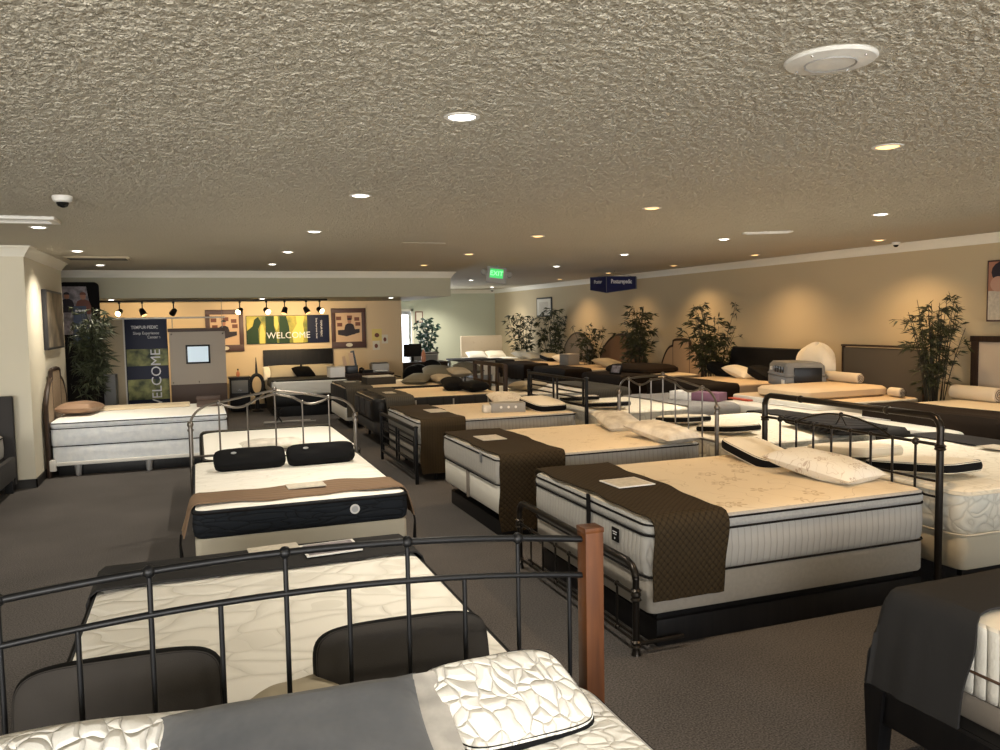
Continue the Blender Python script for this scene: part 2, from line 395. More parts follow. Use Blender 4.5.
# ------------------------------------------------------------------ room shell
CZ = 2.74
XL, XR, YB, YF = -6.5, 8.85, -3.6, 24.0
PX, PY = -1.78, 10.45      # corner of the left pier
PE = 13.15
struct('floor', MB().box(XL, XR+.1, YB, YF+.1, -.1, 0), CARPET)
import numpy as np
def popcorn_ceiling():
    o = struct('ceiling', MB().box(XL, XR+.1, YB, YF+.1, CZ, CZ+.1), CEIL)
    me0 = o.data
    rng = np.random.default_rng(3)
    x0, x1, y0, y1, st = -3.2, 7.4, .9, 9.6, .0095
    nx, ny = int((x1-x0)/st), int((y1-y0)/st)
    a = rng.random((nx, ny))
    b_ = (a+np.roll(a, 1, 0)+np.roll(a, 1, 1)+np.roll(a, (1, 1), (0, 1)))/4
    h = np.clip((b_-.42)*4.2, 0, 1)*.0078
    X, Y = np.meshgrid(x0+st*np.arange(nx), y0+st*np.arange(ny), indexing='ij')
    e = np.minimum(np.minimum(X-x0, x1-X), np.minimum(Y-y0, y1-Y)); h *= np.clip(e/.6, 0, 1)*np.clip((y1-Y)/4.2, 0, 1)
    for (fx, fy, fr_) in [(1.15, 3.5, .1), (1.15, 5.87, .1), (3.58, 3.46, .1), (3.62, 5.97, .1), (5.97, 5.84, .1), (1.15, 8.3, .1), (3.58, 8.3, .1), (5.96, 8.2, .1), (-1.3, 8.42, .1), (-1.3, 5.9, .1), (5.97, 3.4, .1), (2.15, 2.34, .18), (-.83, 6.39, .09)]:
        h *= np.clip((np.hypot(X-fx, Y-fy)-fr_)/.02, 0, 1)
    X = X+rng.uniform(-.003, .003, X.shape); Y = Y+rng.uniform(-.003, .003, Y.shape)
    co = np.stack([X, Y, CZ-.0006-h], -1).reshape(-1, 3)
    i = np.arange((nx-1)*(ny-1)); ii = (i//(ny-1))*ny+i % (ny-1)
    fc = np.stack([ii, ii+1, ii+ny+1, ii+ny], -1)
    v0 = np.array([v.co[:] for v in me0.vertices]); f0_ = [list(p.vertices) for p in me0.polygons]
    nv = len(v0); q = np.concatenate([np.array(f0_), fc+nv]); allv = np.concatenate([v0, co])
    me = D.meshes.new('ceiling')
    me.vertices.add(len(allv)); me.vertices.foreach_set('co', allv.astype(np.float32).ravel())
    me.loops.add(q.size); me.loops.foreach_set('vertex_index', q.astype(np.int32).ravel())
    me.polygons.add(len(q)); me.polygons.foreach_set('loop_start', (np.arange(len(q))*4).astype(np.int32)); me.polygons.foreach_set('loop_total', np.full(len(q), 4, np.int32))
    me.materials.append(CEIL); me.polygons.foreach_set('use_smooth', np.concatenate([np.zeros(6, bool), np.ones(len(fc), bool)])); me.update(); me.validate()
    o.data = me
popcorn_ceiling()
struct('wall_right', MB().box(XR, XR+.15, YB, YF+.1, 0, CZ), WALL)
struct('wall_left', MB().box(XL-.15, XL, YB, PY, 0, CZ), WALL_L)
struct('wall_pier', MB().box(XL, PX, PY, PE, 0, CZ), WALL_L)
struct('wall_alcove', MB().box(XL, 4.38, 18.0, 18.15, 0, 2.28), WALL_O)
mf = MB()
DX0, DX1 = 5.0, 6.13       # bright doorway in the far wall
mf.box(XL, DX0, YF, YF+.15, 0, CZ); mf.box(DX1, XR, YF, YF+.15, 0, CZ); mf.box(DX0, DX1, YF, YF+.15, 2.1, CZ)
struct('wall_far', mf, WALL_G)
# front wall behind the camera with shop windows
WZ0, WZ1 = .35, 2.45
mw = MB()
mw.box(XL, XR, YB-.15, YB, 0, WZ0); mw.box(XL, XR, YB-.15, YB, WZ1, CZ)
wins = [(-5.9, -2.9), (-2.5, .5), (.9, 3.9), (4.3, 8.2)]
xs = [XL]+[q for w in wins for q in w]+[XR]
for i in range(0, len(xs), 2): mw.box(xs[i], xs[i+1], YB-.15, YB, WZ0, WZ1)
struct('wall_front', mw, WALL_L)
for i, (a, b) in enumerate(wins):
    f = MB()
    f.box(a, b, YB-.1, YB-.05, WZ0, WZ0+.05); f.box(a, b, YB-.1, YB-.05, WZ1-.05, WZ1)
    f.box(a, a+.05, YB-.1, YB-.05, WZ0, WZ1); f.box(b-.05, b, YB-.1, YB-.05, WZ0, WZ1); f.box((a+b)/2-.025, (a+b)/2+.025, YB-.1, YB-.05, WZ0, WZ1)
    struct('window_%d' % (i+1), f, BLACKM)
# soffit over the alcove
SY = 14.9; SX = 4.6; SZ = 2.28
struct('soffit', MB().box(-3.6, SX, SY, 18.2, SZ, CZ), SOFF)
# alcove side wall closing behind the soffit up to the far wall
def crown(name, pts, closed=False):
    """crown moulding: profile swept along a horizontal path; pts = (x, y, nx, ny) corner with inward mitre"""
    prof = [(0, -.115), (.012, -.115), (.02, -.09), (.035, -.07), (.06, -.035), (.075, -.02), (.09, -.012), (.09, 0), (0, 0)]
    vs = []; fs = []; k = len(prof)
    for (x, y, nx, ny) in pts:
        for (d, z) in prof: vs.append((x+nx*d, y+ny*d, CZ+z))
    for i in range(len(pts)-1):
        for j in range(k): fs.append((i*k+j, i*k+(j+1) % k, (i+1)*k+(j+1) % k, (i+1)*k+j))
    fs += [tuple(range(k)), tuple(range((len(pts)-1)*k+k-1, (len(pts)-1)*k-1, -1))]
    return struct(name, MB().add(vs, fs), TRIMW, True)
crown('trim_1', [(XR, YB, -1, 0), (XR, YF, -1, -1), (SX, YF, 0, -1)])
crown('trim_2', [(-3.6, SY, 1, -1), (SX, SY, 1, -1), (SX, 18.2, 1, 0)])
crown('trim_3', [(XL, PY, 0, -1), (PX, PY, 1, -1), (PX, PE, 1, 1)])
struct('wall_recess', MB().box(-3.75, -3.6, PE, 18.0, 0, CZ), WALL_L)
struct('baseboard_left', MB().box(XL, PX+.015, PY-.015, PY, 0, .1).box(PX, PX+.015, PY-.015, PE, 0, .1), BASEB)
struct('baseboard_right', MB().box(XR-.015, XR, YB, YF, 0, .1), BASEB)
struct('baseboard_far', MB().box(DX1+.08, XR, YF-.015, YF, 0, .1), BASEB)
struct('baseboard_alcove', MB().box(-3.6, 4.38, 17.985, 18, 0, .1), BASEB)
# doorway with glazed door
d = MB(); d.box(DX0-.07, DX0, YF-.03, YF+.02, 0, 2.17); d.box(DX1, DX1+.07, YF-.03, YF+.02, 0, 2.17); d.box(DX0-.07, DX1+.07, YF-.03, YF+.02, 2.1, 2.17)
struct('door_1', d, TRIMW)
d = MB(); d.box(DX0, DX0+.08, YF+.05, YF+.09, 0, 2.1); d.box(DX1-.08, DX1, YF+.05, YF+.09, 0, 2.1); d.box(DX0+.08, DX1-.08, YF+.05, YF+.09, 0, .2); d.box(DX0+.08, DX1-.08, YF+.05, YF+.09, 2.0, 2.1)
dl = struct('door_2', d, SILVER)

# ------------------------------------------------------------------ lights on the ceiling
WHITE_C = (1, .90, .74); WARM_C = (1, .66, .34)
def spot(x, y, z, col, power, size=130, blend=1.0, tgt=None, rad=.05):
    l = D.lights.new('downlight_beam', 'SPOT'); l.energy = power; l.color = col; l.spot_size = R(size); l.spot_blend = blend; l.shadow_soft_size = rad
    o = D.objects.new('downlight_beam', l); COL.objects.link(o); o.location = (x, y, z)
    if tgt:
        dv = Vector(tgt)-Vector((x, y, z)); o.rotation_euler = dv.to_track_quat('-Z', 'Y').to_euler()
    return o
can0 = {}
def can(x, y, z, warm, label, group, power=90, size=132):
    t = thing('recessed_downlight', label, 'ceiling light', (x, y, z), 0, group)
    if 'ring' not in can0:
        can0['ring'] = MB().lathe([(.060, 0), (.060, -.004), (.066, -.007), (.080, -.005), (.082, 0)], n=28).build('trim_ring', PLASTW, t)
        can0['w'] = MB().lathe([(.001, -.012), (.03, -.011), (.050, -.006), (.060, -.002), (.060, 0)], n=24).build('lamp_lens', LAMPW, t)
        D.objects.remove(can0['w']); can0['w'] = None
        D.objects.remove(can0['ring'])
        can0['ring'] = D.meshes['trim_ring']; can0['w'] = D.meshes['lamp_lens']; 
        m2 = can0['w'].copy(); m2.materials.clear(); m2.materials.append(LAMPO); can0['o'] = m2
    a = D.objects.new('trim_ring', can0['ring']); b = D.objects.new('lamp_lens', can0['o' if warm else 'w'])
    for q in (a, b): COL.objects.link(q); q.parent = t
    spot(x, y, z-.02, WARM_C if warm else WHITE_C, power, size)
    return t
GA = 'recessed ceiling lights of the sales floor'
def cans():
    L1 = 'white recessed ceiling light '
    L2 = 'warm glowing recessed ceiling light '
    data = [
     (1.15, 3.5, 0, L1+'nearest the camera, above the front quilted mattress', 120), (1.15, 5.87, 0, L1+'second in the row above the dark-sided bed', 150),
     (1.15, 8.3, 0, L1+'third in the row leading to the welcome alcove', 160), (1.15, 10.78, 0, L1+'fourth in the row leading to the welcome alcove', 100), (1.15, 13.05, 0, L1+'last in the row just before the soffit', 80),
     (3.58, 3.46, 1, L2+'nearest the camera, right of the round speaker', 95), (3.62, 5.97, 1, L2+'second in the middle row, largest flare', 95),
     (3.58, 8.3, 1, L2+'third in the middle row', 90), (3.6, 10.77, 1, L2+'fourth in the middle row', 80), (3.57, 13.04, 1, L2+'beside the right end of the soffit', 80),
     (5.97, 5.84, 0, L1+'directly above a warm one, nearest on the right', 230), (5.96, 8.2, 0, L1+'beside the flat ceiling vent', 200),
     (5.9, 10.5, 0, L1+'third in the right-hand row, right of centre', 90), (6.0, 13.1, 0, L1+'left of the hanging blue sign', 80), (6.04, 17.95, 0, L1+'just left of the exit sign', 70),
     (8.1, 7.94, 1, L2+'next to the small camera by the right wall', 120), (8.05, 10.3, 1, L2+'washing the right wall above the black headboard', 110),
     (8.15, 12.7, 1, L2+'third along the right wall', 100), (8.1, 17.5, 1, L2+'left of the hanging blue sign by the right wall', 100), (8.0, 21.9, 0, L1+'in the far corner beneath the exit sign', 90), (6.7, 23.0, 0, L1+'tiny at the far wall left of the exit sign', 240),
     (-1.3, 8.42, 0, L1+'beside the long vent at left', 90), (-1.3, 11.0, 0, L1+'above the white bed by the pier', 150), (-1.3, 13.5, 0, L1+'behind the dark ceiling grille', 70)]
    for x, y, w, lab, p in data: can(x, y, CZ, w, lab, GA, p)
    for x, lab in ((-1.35, 'at the left end, over the leafy plant'), (1.17, 'in the middle over the welcome banner'), (3.58, 'at the right end near the doorway')):
        can(x, 15.55, SZ, 0, 'small white downlight under the soffit '+lab, 'downlights under the soffit', 80)
    # the same rows carry on towards the shop windows behind the camera
    for x, y, w in ((1.15, .9, 0), (3.58, .9, 1), (5.97, 3.4, 0), (8.1, 5.4, 1), (-1.3, 5.9, 0), (-3.7, 5.9, 0), (-3.7, 8.4, 0), (5.97, .9, 0)):
        can(x, y, CZ, w, 'recessed ceiling light outside the view towards the shop windows', 'recessed lights out of view', 80)
cans()
# pendant-like lamp at the hanging sign
can(8.05, 15.0, CZ, 1, 'warm recessed ceiling light right above the hanging blue sign', GA, 70)

# lights: daylight from shop windows
for (a, b), en in zip(wins, (350, 220, 70, 25)):
    l = D.lights.new('window_daylight', 'AREA'); l.shape = 'RECTANGLE'; l.size = b-a; l.size_y = WZ1-WZ0; l.energy = en; l.color = (1, .95, .87)
    o = D.objects.new('window_daylight', l); COL.objects.link(o); o.location = ((a+b)/2, YB-.3, (WZ0+WZ1)/2); o.rotation_euler = (R(90), 0, 0)
l = D.lights.new('door_daylight', 'AREA'); l.shape = 'RECTANGLE'; l.size = 1.1; l.size_y = 2.0; l.energy = 200; l.color = (.95, .98, 1)
o = D.objects.new('door_daylight', l); COL.objects.link(o); o.location = ((DX0+DX1)/2, YF+.4, 1.1); o.rotation_euler = (R(-90), 0, 0)

# round speaker
t = thing('ceiling_speaker', 'round white flush speaker cover on the ceiling, upper right', 'ceiling speaker', (2.15, 2.34, CZ))
MB().lathe([(.155, 0), (.158, -.006), (.15, -.014), (.10, -.018), (.085, -.020)], n=48).build('cover_plate', PLASTW, t)
MB().lathe([(.09, -.016), (.088, -.024), (.080, -.019), (.001, -.018)], n=40).build('grille', PLASTGL, t)
for a in (20, 110, 200, 290): MB().ball((.128*math.cos(R(a)), .128*math.sin(R(a)), -.0165), .004).build('screw', CHROME, t)
# domes
def dome(x, y, z, lab, s=1):
    t = thing('security_camera', lab, 'security camera', (x, y, z)); t.scale = (s, s, s)
    MB().lathe([(.065, 0), (.066, -.01), (.06, -.035), (.045, -.045)], n=28).build('housing', PLASTW, t)
    MB().lathe([(.042, -.04), (.04, -.055), (.03, -.072), (.012, -.08), (.001, -.081)], n=24).build('dome', GLASSD, t)
dome(-.83, 6.39, CZ, 'white dome security camera with a dark eye, upper left of the ceiling')
dome(8.6, 8.15, CZ, 'small dome security camera by the crown moulding of the right wall', .8)
dome(8.55, 23.4, CZ, 'tiny dome security camera in the far corner beneath the exit sign')
# vents
t = thing('ceiling_register', 'long white ceiling air vent at the left edge', 'air vent', (-1.55, 7.75, CZ))
MB().box(-.62, .5, -.18, -.12, -.03, 0, .01).box(-.62, .5, .12, .18, -.03, 0, .01).box(.44, .5, -.12, .12, -.03, 0, .008).box(-.62, -.56, -.12, .12, -.03, 0, .008).build('frame', PLASTW, t)
for k in range(5): MB().box(-.56, .44, -.10+.045*k, -.085+.045*k, -.022, -.003).build('slat', PLASTW, t)
t = thing('ceiling_grille', 'flat dark ceiling return grille above the left pier', 'air vent', (-1.15, 12.05, CZ))
MB().box(-.42, .36, -.2, .2, -.02, 0, .004).build('frame', BEIGEP, t)
for k in range(6): MB().box(-.38, .32, -.17+.06*k, -.14+.06*k, -.026, -.018).build('slat', FAB_GREY, t)
t = thing('ceiling_vent', 'thin pale ceiling vent right of the white light, near the right wall', 'air vent', (5.95, 7.4, CZ), R(-30))
MB().box(-.26, .26, -.08, .08, -.015, 0, .004).build('frame', PLASTW, t)
for k in range(3): MB().box(-.22, .22, -.05+.04*k, -.03+.04*k, -.02, -.012).build('slat', PLASTW, t)
t = thing('ceiling_plate', 'faint flush plate on the ceiling left of the middle lights', 'air vent', (2.55, 9.3, CZ))
MB().box(-.25, .25, -.06, .06, -.008, 0, .003).build('frame', CEIL, t)
# exit sign
t = thing('exit_sign', 'green lit exit sign with two emergency lamp heads hanging from the ceiling', 'exit sign', (4.85, 13.05, 2.58), R(-18))
t.rotation_euler = (0, R(7), R(-18))
MB().box(-.17, .17, -.03, .03, -.14, .135, .012).build('housing', PLASTGL, t)
MB().box(-.115, .115, -.036, -.028, -.055, .10, .003).build('lit_panel', EXITG, t)
text('exit_lettering', 'EXIT', .11, (0, -.038, .022), (R(90), 0, 0), EXITL, t)
MB().tube([(0, 0, .115), (0, 0, .165)], .02, 10).build('mount', PLASTGL, t)
for s in (-1, 1):
    h = MB().lathe([(.02, -.04), (.045, -.03), (.05, .02), (.046, .035)], (0, 0, 0), 16, Matrix.Rotation(R(70), 3, 'X') .to_4x4()).build('lamp_head', PLASTGL, t, loc=(s*.22, -.02, .02))
    MB().tube([(s*.155, 0, .05), (s*.22, 0, .03)], .01).build('lamp_arm', PLASTGL, t)
# hanging octagonal sign
t = thing('hanging_sign', 'dark blue octagonal sign hung from the ceiling before the right wall', 'hanging sign', (7.73, 14.2, 2.49), R(-33))
oc = [(-.10, -.42), (.44, -.02), (.44, .30), (0, .50), (-.44, .30), (-.44, -.14)]
zb_ = [-.20, -.12, -.11, -.10, -.11, -.13]
vs = [(x, y, z) for (x, y), z in zip(oc, zb_)]+[(x, y, .12) for x, y in oc]
MB().add(vs, [tuple(range(6)), tuple(range(11, 5, -1))]+[(i, (i+1) % 6, (i+1) % 6+6, i+6) for i in range(6)]).build('panels', SIGNB, t, False)
e = MB().tube(vs[:6], .005, 6, True).tube(vs[6:], .005, 6, True)
for i in range(6): e.tube([vs[i], vs[i+6]], .005, 6)
e.build('edge_trim', PLASTG, t)
def on_face(p, q, f, z, off=.008):
    p, q = Vector(p), Vector(q); d_ = (q-p); nrm = Vector((d_.y, -d_.x)).normalized(); c = p+d_*f+nrm*off
    return (c.x, c.y, z), (R(90), 0, math.atan2(d_.y, d_.x))
lp_, rt_ = on_face(oc[0], oc[1], .5, .02); text('sign_lettering', 'Posturepedic', .115, lp_, rt_, SIGNT, t, bold=.002, sx=.78)
lp_, rt_ = on_face(oc[5], oc[0], .5, .02); text('sign_lettering', 'Postur', .10, lp_, rt_, SIGNT, t, sx=.8)
MB().tube([(0, 0, .13), (0, 0, .20), (.03, 0, .24), (0, 0, .27)], .006, 6).tube([(-.35, 0, .13), (0, 0, .2), (.35, 0, .13)], .004, 6).build('hook', CHROME, t)

# ------------------------------------------------------------------ beds
TOPLV = lambda z: [(.018, z+.021), (.028, z+.025), (.06, z+.030), (.14, z+.034), (.30, z+.036)]
SHLD = lambda z: [(0, z), (.004, z+.012), (.018, z+.021)]
def bed(name, label, loc, rot, W, Ln, zf, zb, zt, top, side, box, pipes=(), pmat=PIPE, ptop=None, ptopmat=None, frame=True, group='display beds on the sales floor', r=.09, legs=4, cat='bed'):
    """local x = 0 at the foot to Ln at the head"""
    t = thing(name, label, cat, loc, rot, group)
    a, b = -W/2, W/2
    zs = ptop if ptop else zt-.035
    m = MB().stack(0, Ln, a, b, [(.02, zb), (.004, zb+.015), (0, zb+.04), (-.004, (zb+zs)/2), (0, zs-.02), (.006 if ptop else 0, zs)]+([] if ptop else SHLD(zt-.035)[1:]), r).build('mattress', side, t)
    if ptop:
        MB().stack(0, Ln, a, b, [(.01, zs), (-.004, zs+.015), (-.006, (zs+zt-.03)/2)]+SHLD(zt-.035), r).build('pillow_top_border', ptopmat or side, m)
    MB().stack(0, Ln, a, b, TOPLV(zt-.035), r).build('top_panel', top, m)
    for z in pipes:
        n = 6; rr = r; P = []
        for (cx, cy, st) in ((Ln-rr, b-rr, 0), (rr, b-rr, 90), (rr, a+rr, 180), (Ln-rr, a+rr, 270)):
            for j in range(n+1): P.append((cx+(rr+.002)*math.cos(R(st+90*j/n)), cy+(rr+.002)*math.sin(R(st+90*j/n)), z))
        MB().tube(P, .0065, 6, True).build('piping', pmat, m)
    if box: MB().stack(.01, Ln-.01, a+.01, b-.01, [(.01, zf), (0, zf+.015), (0, zb-.02), (.01, zb-.003)], r*.6).build('box_spring', box, t)
    if frame:
        f = MB().box(.08, Ln-.06, a+.05, a+.09, max(zf-.05, .05), zf+.004, .004).box(.08, Ln-.06, b-.09, b-.05, max(zf-.05, .05), zf+.004, .004).box(.2, .26, a+.09, b-.09, max(zf-.05, .05), zf, .003).box(Ln-.3, Ln-.24, a+.09, b-.09, max(zf-.05, .05), zf, .003)
        f.build('bed_frame', BLACKM, t)
        for (x, y) in ((.22, a+.1), (.22, b-.1), (Ln-.26, a+.1), (Ln-.26, b-.1))[:legs]:
            MB().tube([(x, y, 0), (x, y, max(zf-.04, .06))], .022, 10).build('leg', BLACKM, t)
    return t
def plinth(t, Ln, W, z):
    MB().box(.06, Ln-.02, -W/2+.06, W/2-.06, 0, z, .01).build('plinth', BLACKWOOD, t)
def ogee(p, q, a0, n=8):
    return [(p[0]+(q[0]-p[0])*i/n, p[1]+(q[1]-p[1])*i/n) for i in range(n+1)]

# drapes
def throw(label, loc, rot, W, zt, x0, x1, hn, hf, m, foot=0, head_free=True, group='throws on the foot of the display beds', wob=.006, name='bed_throw', skew=0, flare=.0, th=.010):
    """cloth over the bed: hn / hf = drop on the -y and +y sides, foot = drop over the foot end"""
    rho = .05; lim = W/2-rho+.012
    t0 = -(W/2+hn); t1 = W/2+hf
    s0 = x0-foot if foot else x0
    nt = max(20, int((t1-t0)/.035)); ns = max(8, int((x1-s0)/.04))
    mb = MB(); mb.uv = []
    def g(o):
        if o <= 0: return o, 0
        if o < rho*PI/2: return rho*math.sin(o/rho), rho*(1-math.cos(o/rho))
        return rho+flare*(o-rho*PI/2), rho+(o-rho*PI/2)
    ph = random.random()*6
    for layer in (1, 0):
        off = th*layer
        for i in range(ns+1):
            s = s0+(x1-s0)*i/ns
            for j in range(nt+1):
                tt = t0+(t1-t0)*j/nt
                ss = s+skew*(tt/W)*((s-x0)/(x1-x0))
                if i in (0, ns): ss += wob*1.6*math.sin(tt*7+ph)+wob*math.sin(tt*17+ph*2)
                ay = abs(tt); gy, dy = g(ay-lim); y = (lim+gy)*(1 if tt > 0 else -1) if ay > lim else tt
                x = ss; dx = 0
                if foot:
                    gx, dx = g((rho-.012)-ss)
                    if (rho-.012)-ss > 0: x = (rho-.012)-gx
                drop = max(dx, dy)
                hw = min(1, drop/.25)
                wv = wob*hw*(math.sin(ss*22+ph)+.6*math.sin(ss*41+ph*3)) if dy > rho else 0
                sg = 1 if tt > 0 else -1
                z = zt+.004+wob*.5*(math.sin(ss*11+tt*5+ph))*(1 if drop < .01 else 0)-drop
                # thickness along the outward normal
                if drop <= 0.0: mb.v.append((x, y, z+off))
                elif dy >= dx: mb.v.append((x, y+sg*(abs(wv)+off*min(1, dy/rho)+.002), z+off*(1-min(1, dy/rho))))
                else: mb.v.append((x-off*min(1, dx/rho)-.002-abs(wob*hw*math.sin(tt*15+ph)), y, z+off*(1-min(1, dx/rho))))
                mb.uv.append((s, tt))
    n = nt+1; K = (ns+1)*n
    for i in range(ns):
        for j in range(nt):
            mb.f.append((i*n+j, i*n+j+1, (i+1)*n+j+1, (i+1)*n+j))
            mb.f.append((K+i*n+j, K+(i+1)*n+j, K+(i+1)*n+j+1, K+i*n+j+1))
    for i in range(ns):
        for j in (0, nt): mb.f.append((i*n+j, (i+1)*n+j, K+(i+1)*n+j, K+i*n+j))
    for j in range(nt):
        for i in (0, ns): mb.f.append((i*n+j, i*n+j+1, K+i*n+j+1, K+i*n+j))
    o = mb.build(name, m, None, True, loc, (0, 0, rot))
    return tag(o, label, 'throw', group)

def pillow(label, loc, rot, w, dp, h, m, gusset=None, group='loose pillows on the display beds', name='pillow', pinch=.12, sag=.02, mback=None):
    """w along local x, dp along local y, h thick; loc is the underside centre"""
    nx, ny = 22, 16
    mb = MB(); vs = []; 
    gz = h*.30 if gusset else 0
    def hz(u, v):
        a = max(0, 1-abs(u)**2.6); b = max(0, 1-abs(v)**2.6)
        return (a*b)**.45
    def xy(u, v):
        # pillow corners stay out, sides pull in
        px = u*(1-pinch*(1-abs(v)**2)*0-.0) ; 
        return (w/2*u*(1-pinch*.5*(1-v*v)*abs(u)**3), dp/2*v*(1-pinch*.5*(1-u*u)*abs(v)**3))
    sd = random.random()*9
    for side in (1, -1):
        for i in range(nx+1):
            for j in range(ny+1):
                u = -1+2*i/nx; v = -1+2*j/ny
                if gusset:
                    # squircle outline so the gusset turns the corner
                    k = max(abs(u), abs(v)); ll = (abs(u)**5+abs(v)**5)**(1/5) or 1
                    f = k/ll if ll else 1
                    X, Y = w/2*u*f, dp/2*v*f
                else: X, Y = xy(u, v)
                zz = hz(u, v)*(h-2*gz)/2
                zz += sag*.25*math.sin(u*5+sd)*math.cos(v*4+sd)*hz(u, v)
                z = h/2+side*(gz+max(0, zz))
                if side < 0: z = max(z, .001*hz(u, v)) if False else z
                vs.append((X, Y, z))
    n = ny+1; K = (nx+1)*n; fs = []
    for i in range(nx):
        for j in range(ny):
            fs.append((i*n+j, (i+1)*n+j, (i+1)*n+j+1, i*n+j+1)); fs.append((K+i*n+j, K+i*n+j+1, K+(i+1)*n+j+1, K+(i+1)*n+j))
    ring = [i*n for i in range(nx+1)]+[nx*n+j for j in range(1, ny+1)]+[i*n+ny for i in range(nx-1, -1, -1)]+[j for j in range(ny-1, 0, -1)]
    for k in range(len(ring)):
        a, b = ring[k], ring[(k+1) % len(ring)]; fs.append((a, b, K+b, K+a))
    mb.add(vs, fs)
    if not gusset:
        bm = bmesh.new(); 
    o = mb.build(name, m, None, True, loc, rot)
    if not gusset:
        bm.free()
    tag(o, label, 'pillow', group)
    if gusset:
        P = [Vector(vs[k]) for k in ring]
        g = MB(); gv = []; gf = []
        for p in P:
            q = Vector((p.x, p.y, 0)); d_ = q.normalized()*.006
            for z, e_ in ((h/2+gz+.004, -.004), (h/2+gz*.6, .004), (h/2, .008), (h/2-gz*.6, .004), (h/2-gz-.004, -.004)): gv.append((p.x+d_.x/.006*e_, p.y+d_.y/.006*e_, z))
        k = len(P)
        for i in range(k):
            i2 = (i+1) % k
            for j in range(4): gf.append((i*5+j, i2*5+j, i2*5+j+1, i*5+j+1))
        g.add(gv, gf).build('gusset', gusset, o)
    return o
def card(label, loc, rot, w=.28, d_=.2, m=CARD, tilt=0, cat='brochure', name='price_card', inner=None):
    o = MB().box(-w/2, w/2, -d_/2, d_/2, 0, .006, .001).build(name, CARDW if inner else m, None, False, loc, (tilt, 0, rot))
    tag(o, label, cat, 'information cards lying on the beds')
    MB().box(-w/2+.015, w/2-.015, -d_/2+.015, d_/2-.015, .006, .0075).build('printed_face', inner or CARD, o, False)
    return o

# bed headboard builders; local frame x = depth, y across, z up, built as part of bed t at x = X
def balls(mb, pts, r):
    for p in pts: mb.ball(p, r)
def scroll_headboard(t, X, W, m, h_post, h_peak, nsp, low=.70, r=.011, j=1.1, jf=.66):
    """pewter headboard with posts, ogee crest and spindles"""
    a = W/2
    hb = MB()
    post = MB()
    for s in (-1, 1):
        p = MB().tube([(X, s*a, 0), (X, s*a, h_post)], .019, 12).build('post', m, t)
        MB().ball((X, s*a, h_post+.01), .030).lathe([(.026, 0), (.028, .01), (.026, .02)], (X, s*a, h_post-.05), 12).build('finial', m, p)
    jy = a*jf
    dip = j-.05
    def line(P): hb.tube([(X, y, z) for y, z in P], r, 8)
    for s in (-1, 1):
        # shoulder arc from post to junction
        P = []
        for k in range(11):
            th = PI/2*k/10; P.append((s*(a-(a-jy)*math.sin(th) if False else a-(a-jy)*(1-math.cos(th))), h_post+(j-h_post)*math.sin(th)))
        line(P)
        # upper sweep junction -> peak
        line([(s*(jy*(1-k/10)), j+(h_peak-.02-j)*(k/10)**.85) for k in range(11)])
        # lower sweep dips, then climbs to the peak
        line([(s*(jy*(1-k/12)), j+(dip-j)*math.sin(PI*min(1, k/8))*1 + (h_peak-.05-j)*max(0, (k-4)/8)**1.6) for k in range(13)])
        hb.ball((X, s*jy, j), .024)
    hb.ball((X, 0, h_peak-.01), .022)
    hb.tube([(X, -a, low), (X, a, low)], r, 8); hb.tube([(X, -a, low-.25), (X, a, low-.25)], r, 8)
    H = hb.build('headboard_rail', m, t)
    for k in range(nsp):
        y = -a+(2*a)*(k+1)/(nsp+1); ay = abs(y)
        if ay > jy: 
            q = (a-ay)/(a-jy); z = h_post+(j-h_post)*math.sqrt(max(0, 1-(1-q)**2))
        else:
            kk = 12*(1-ay/jy); z = j+(dip-j)*math.sin(PI*min(1, kk/8))+(h_peak-.05-j)*max(0, (kk-4)/8)**1.6
        sp = MB().tube([(X, y, low-.25), (X, y, z)], r*.7, 8)
        sp.ball((X, y, z), .015)
        sp.build('spindle', m, t)

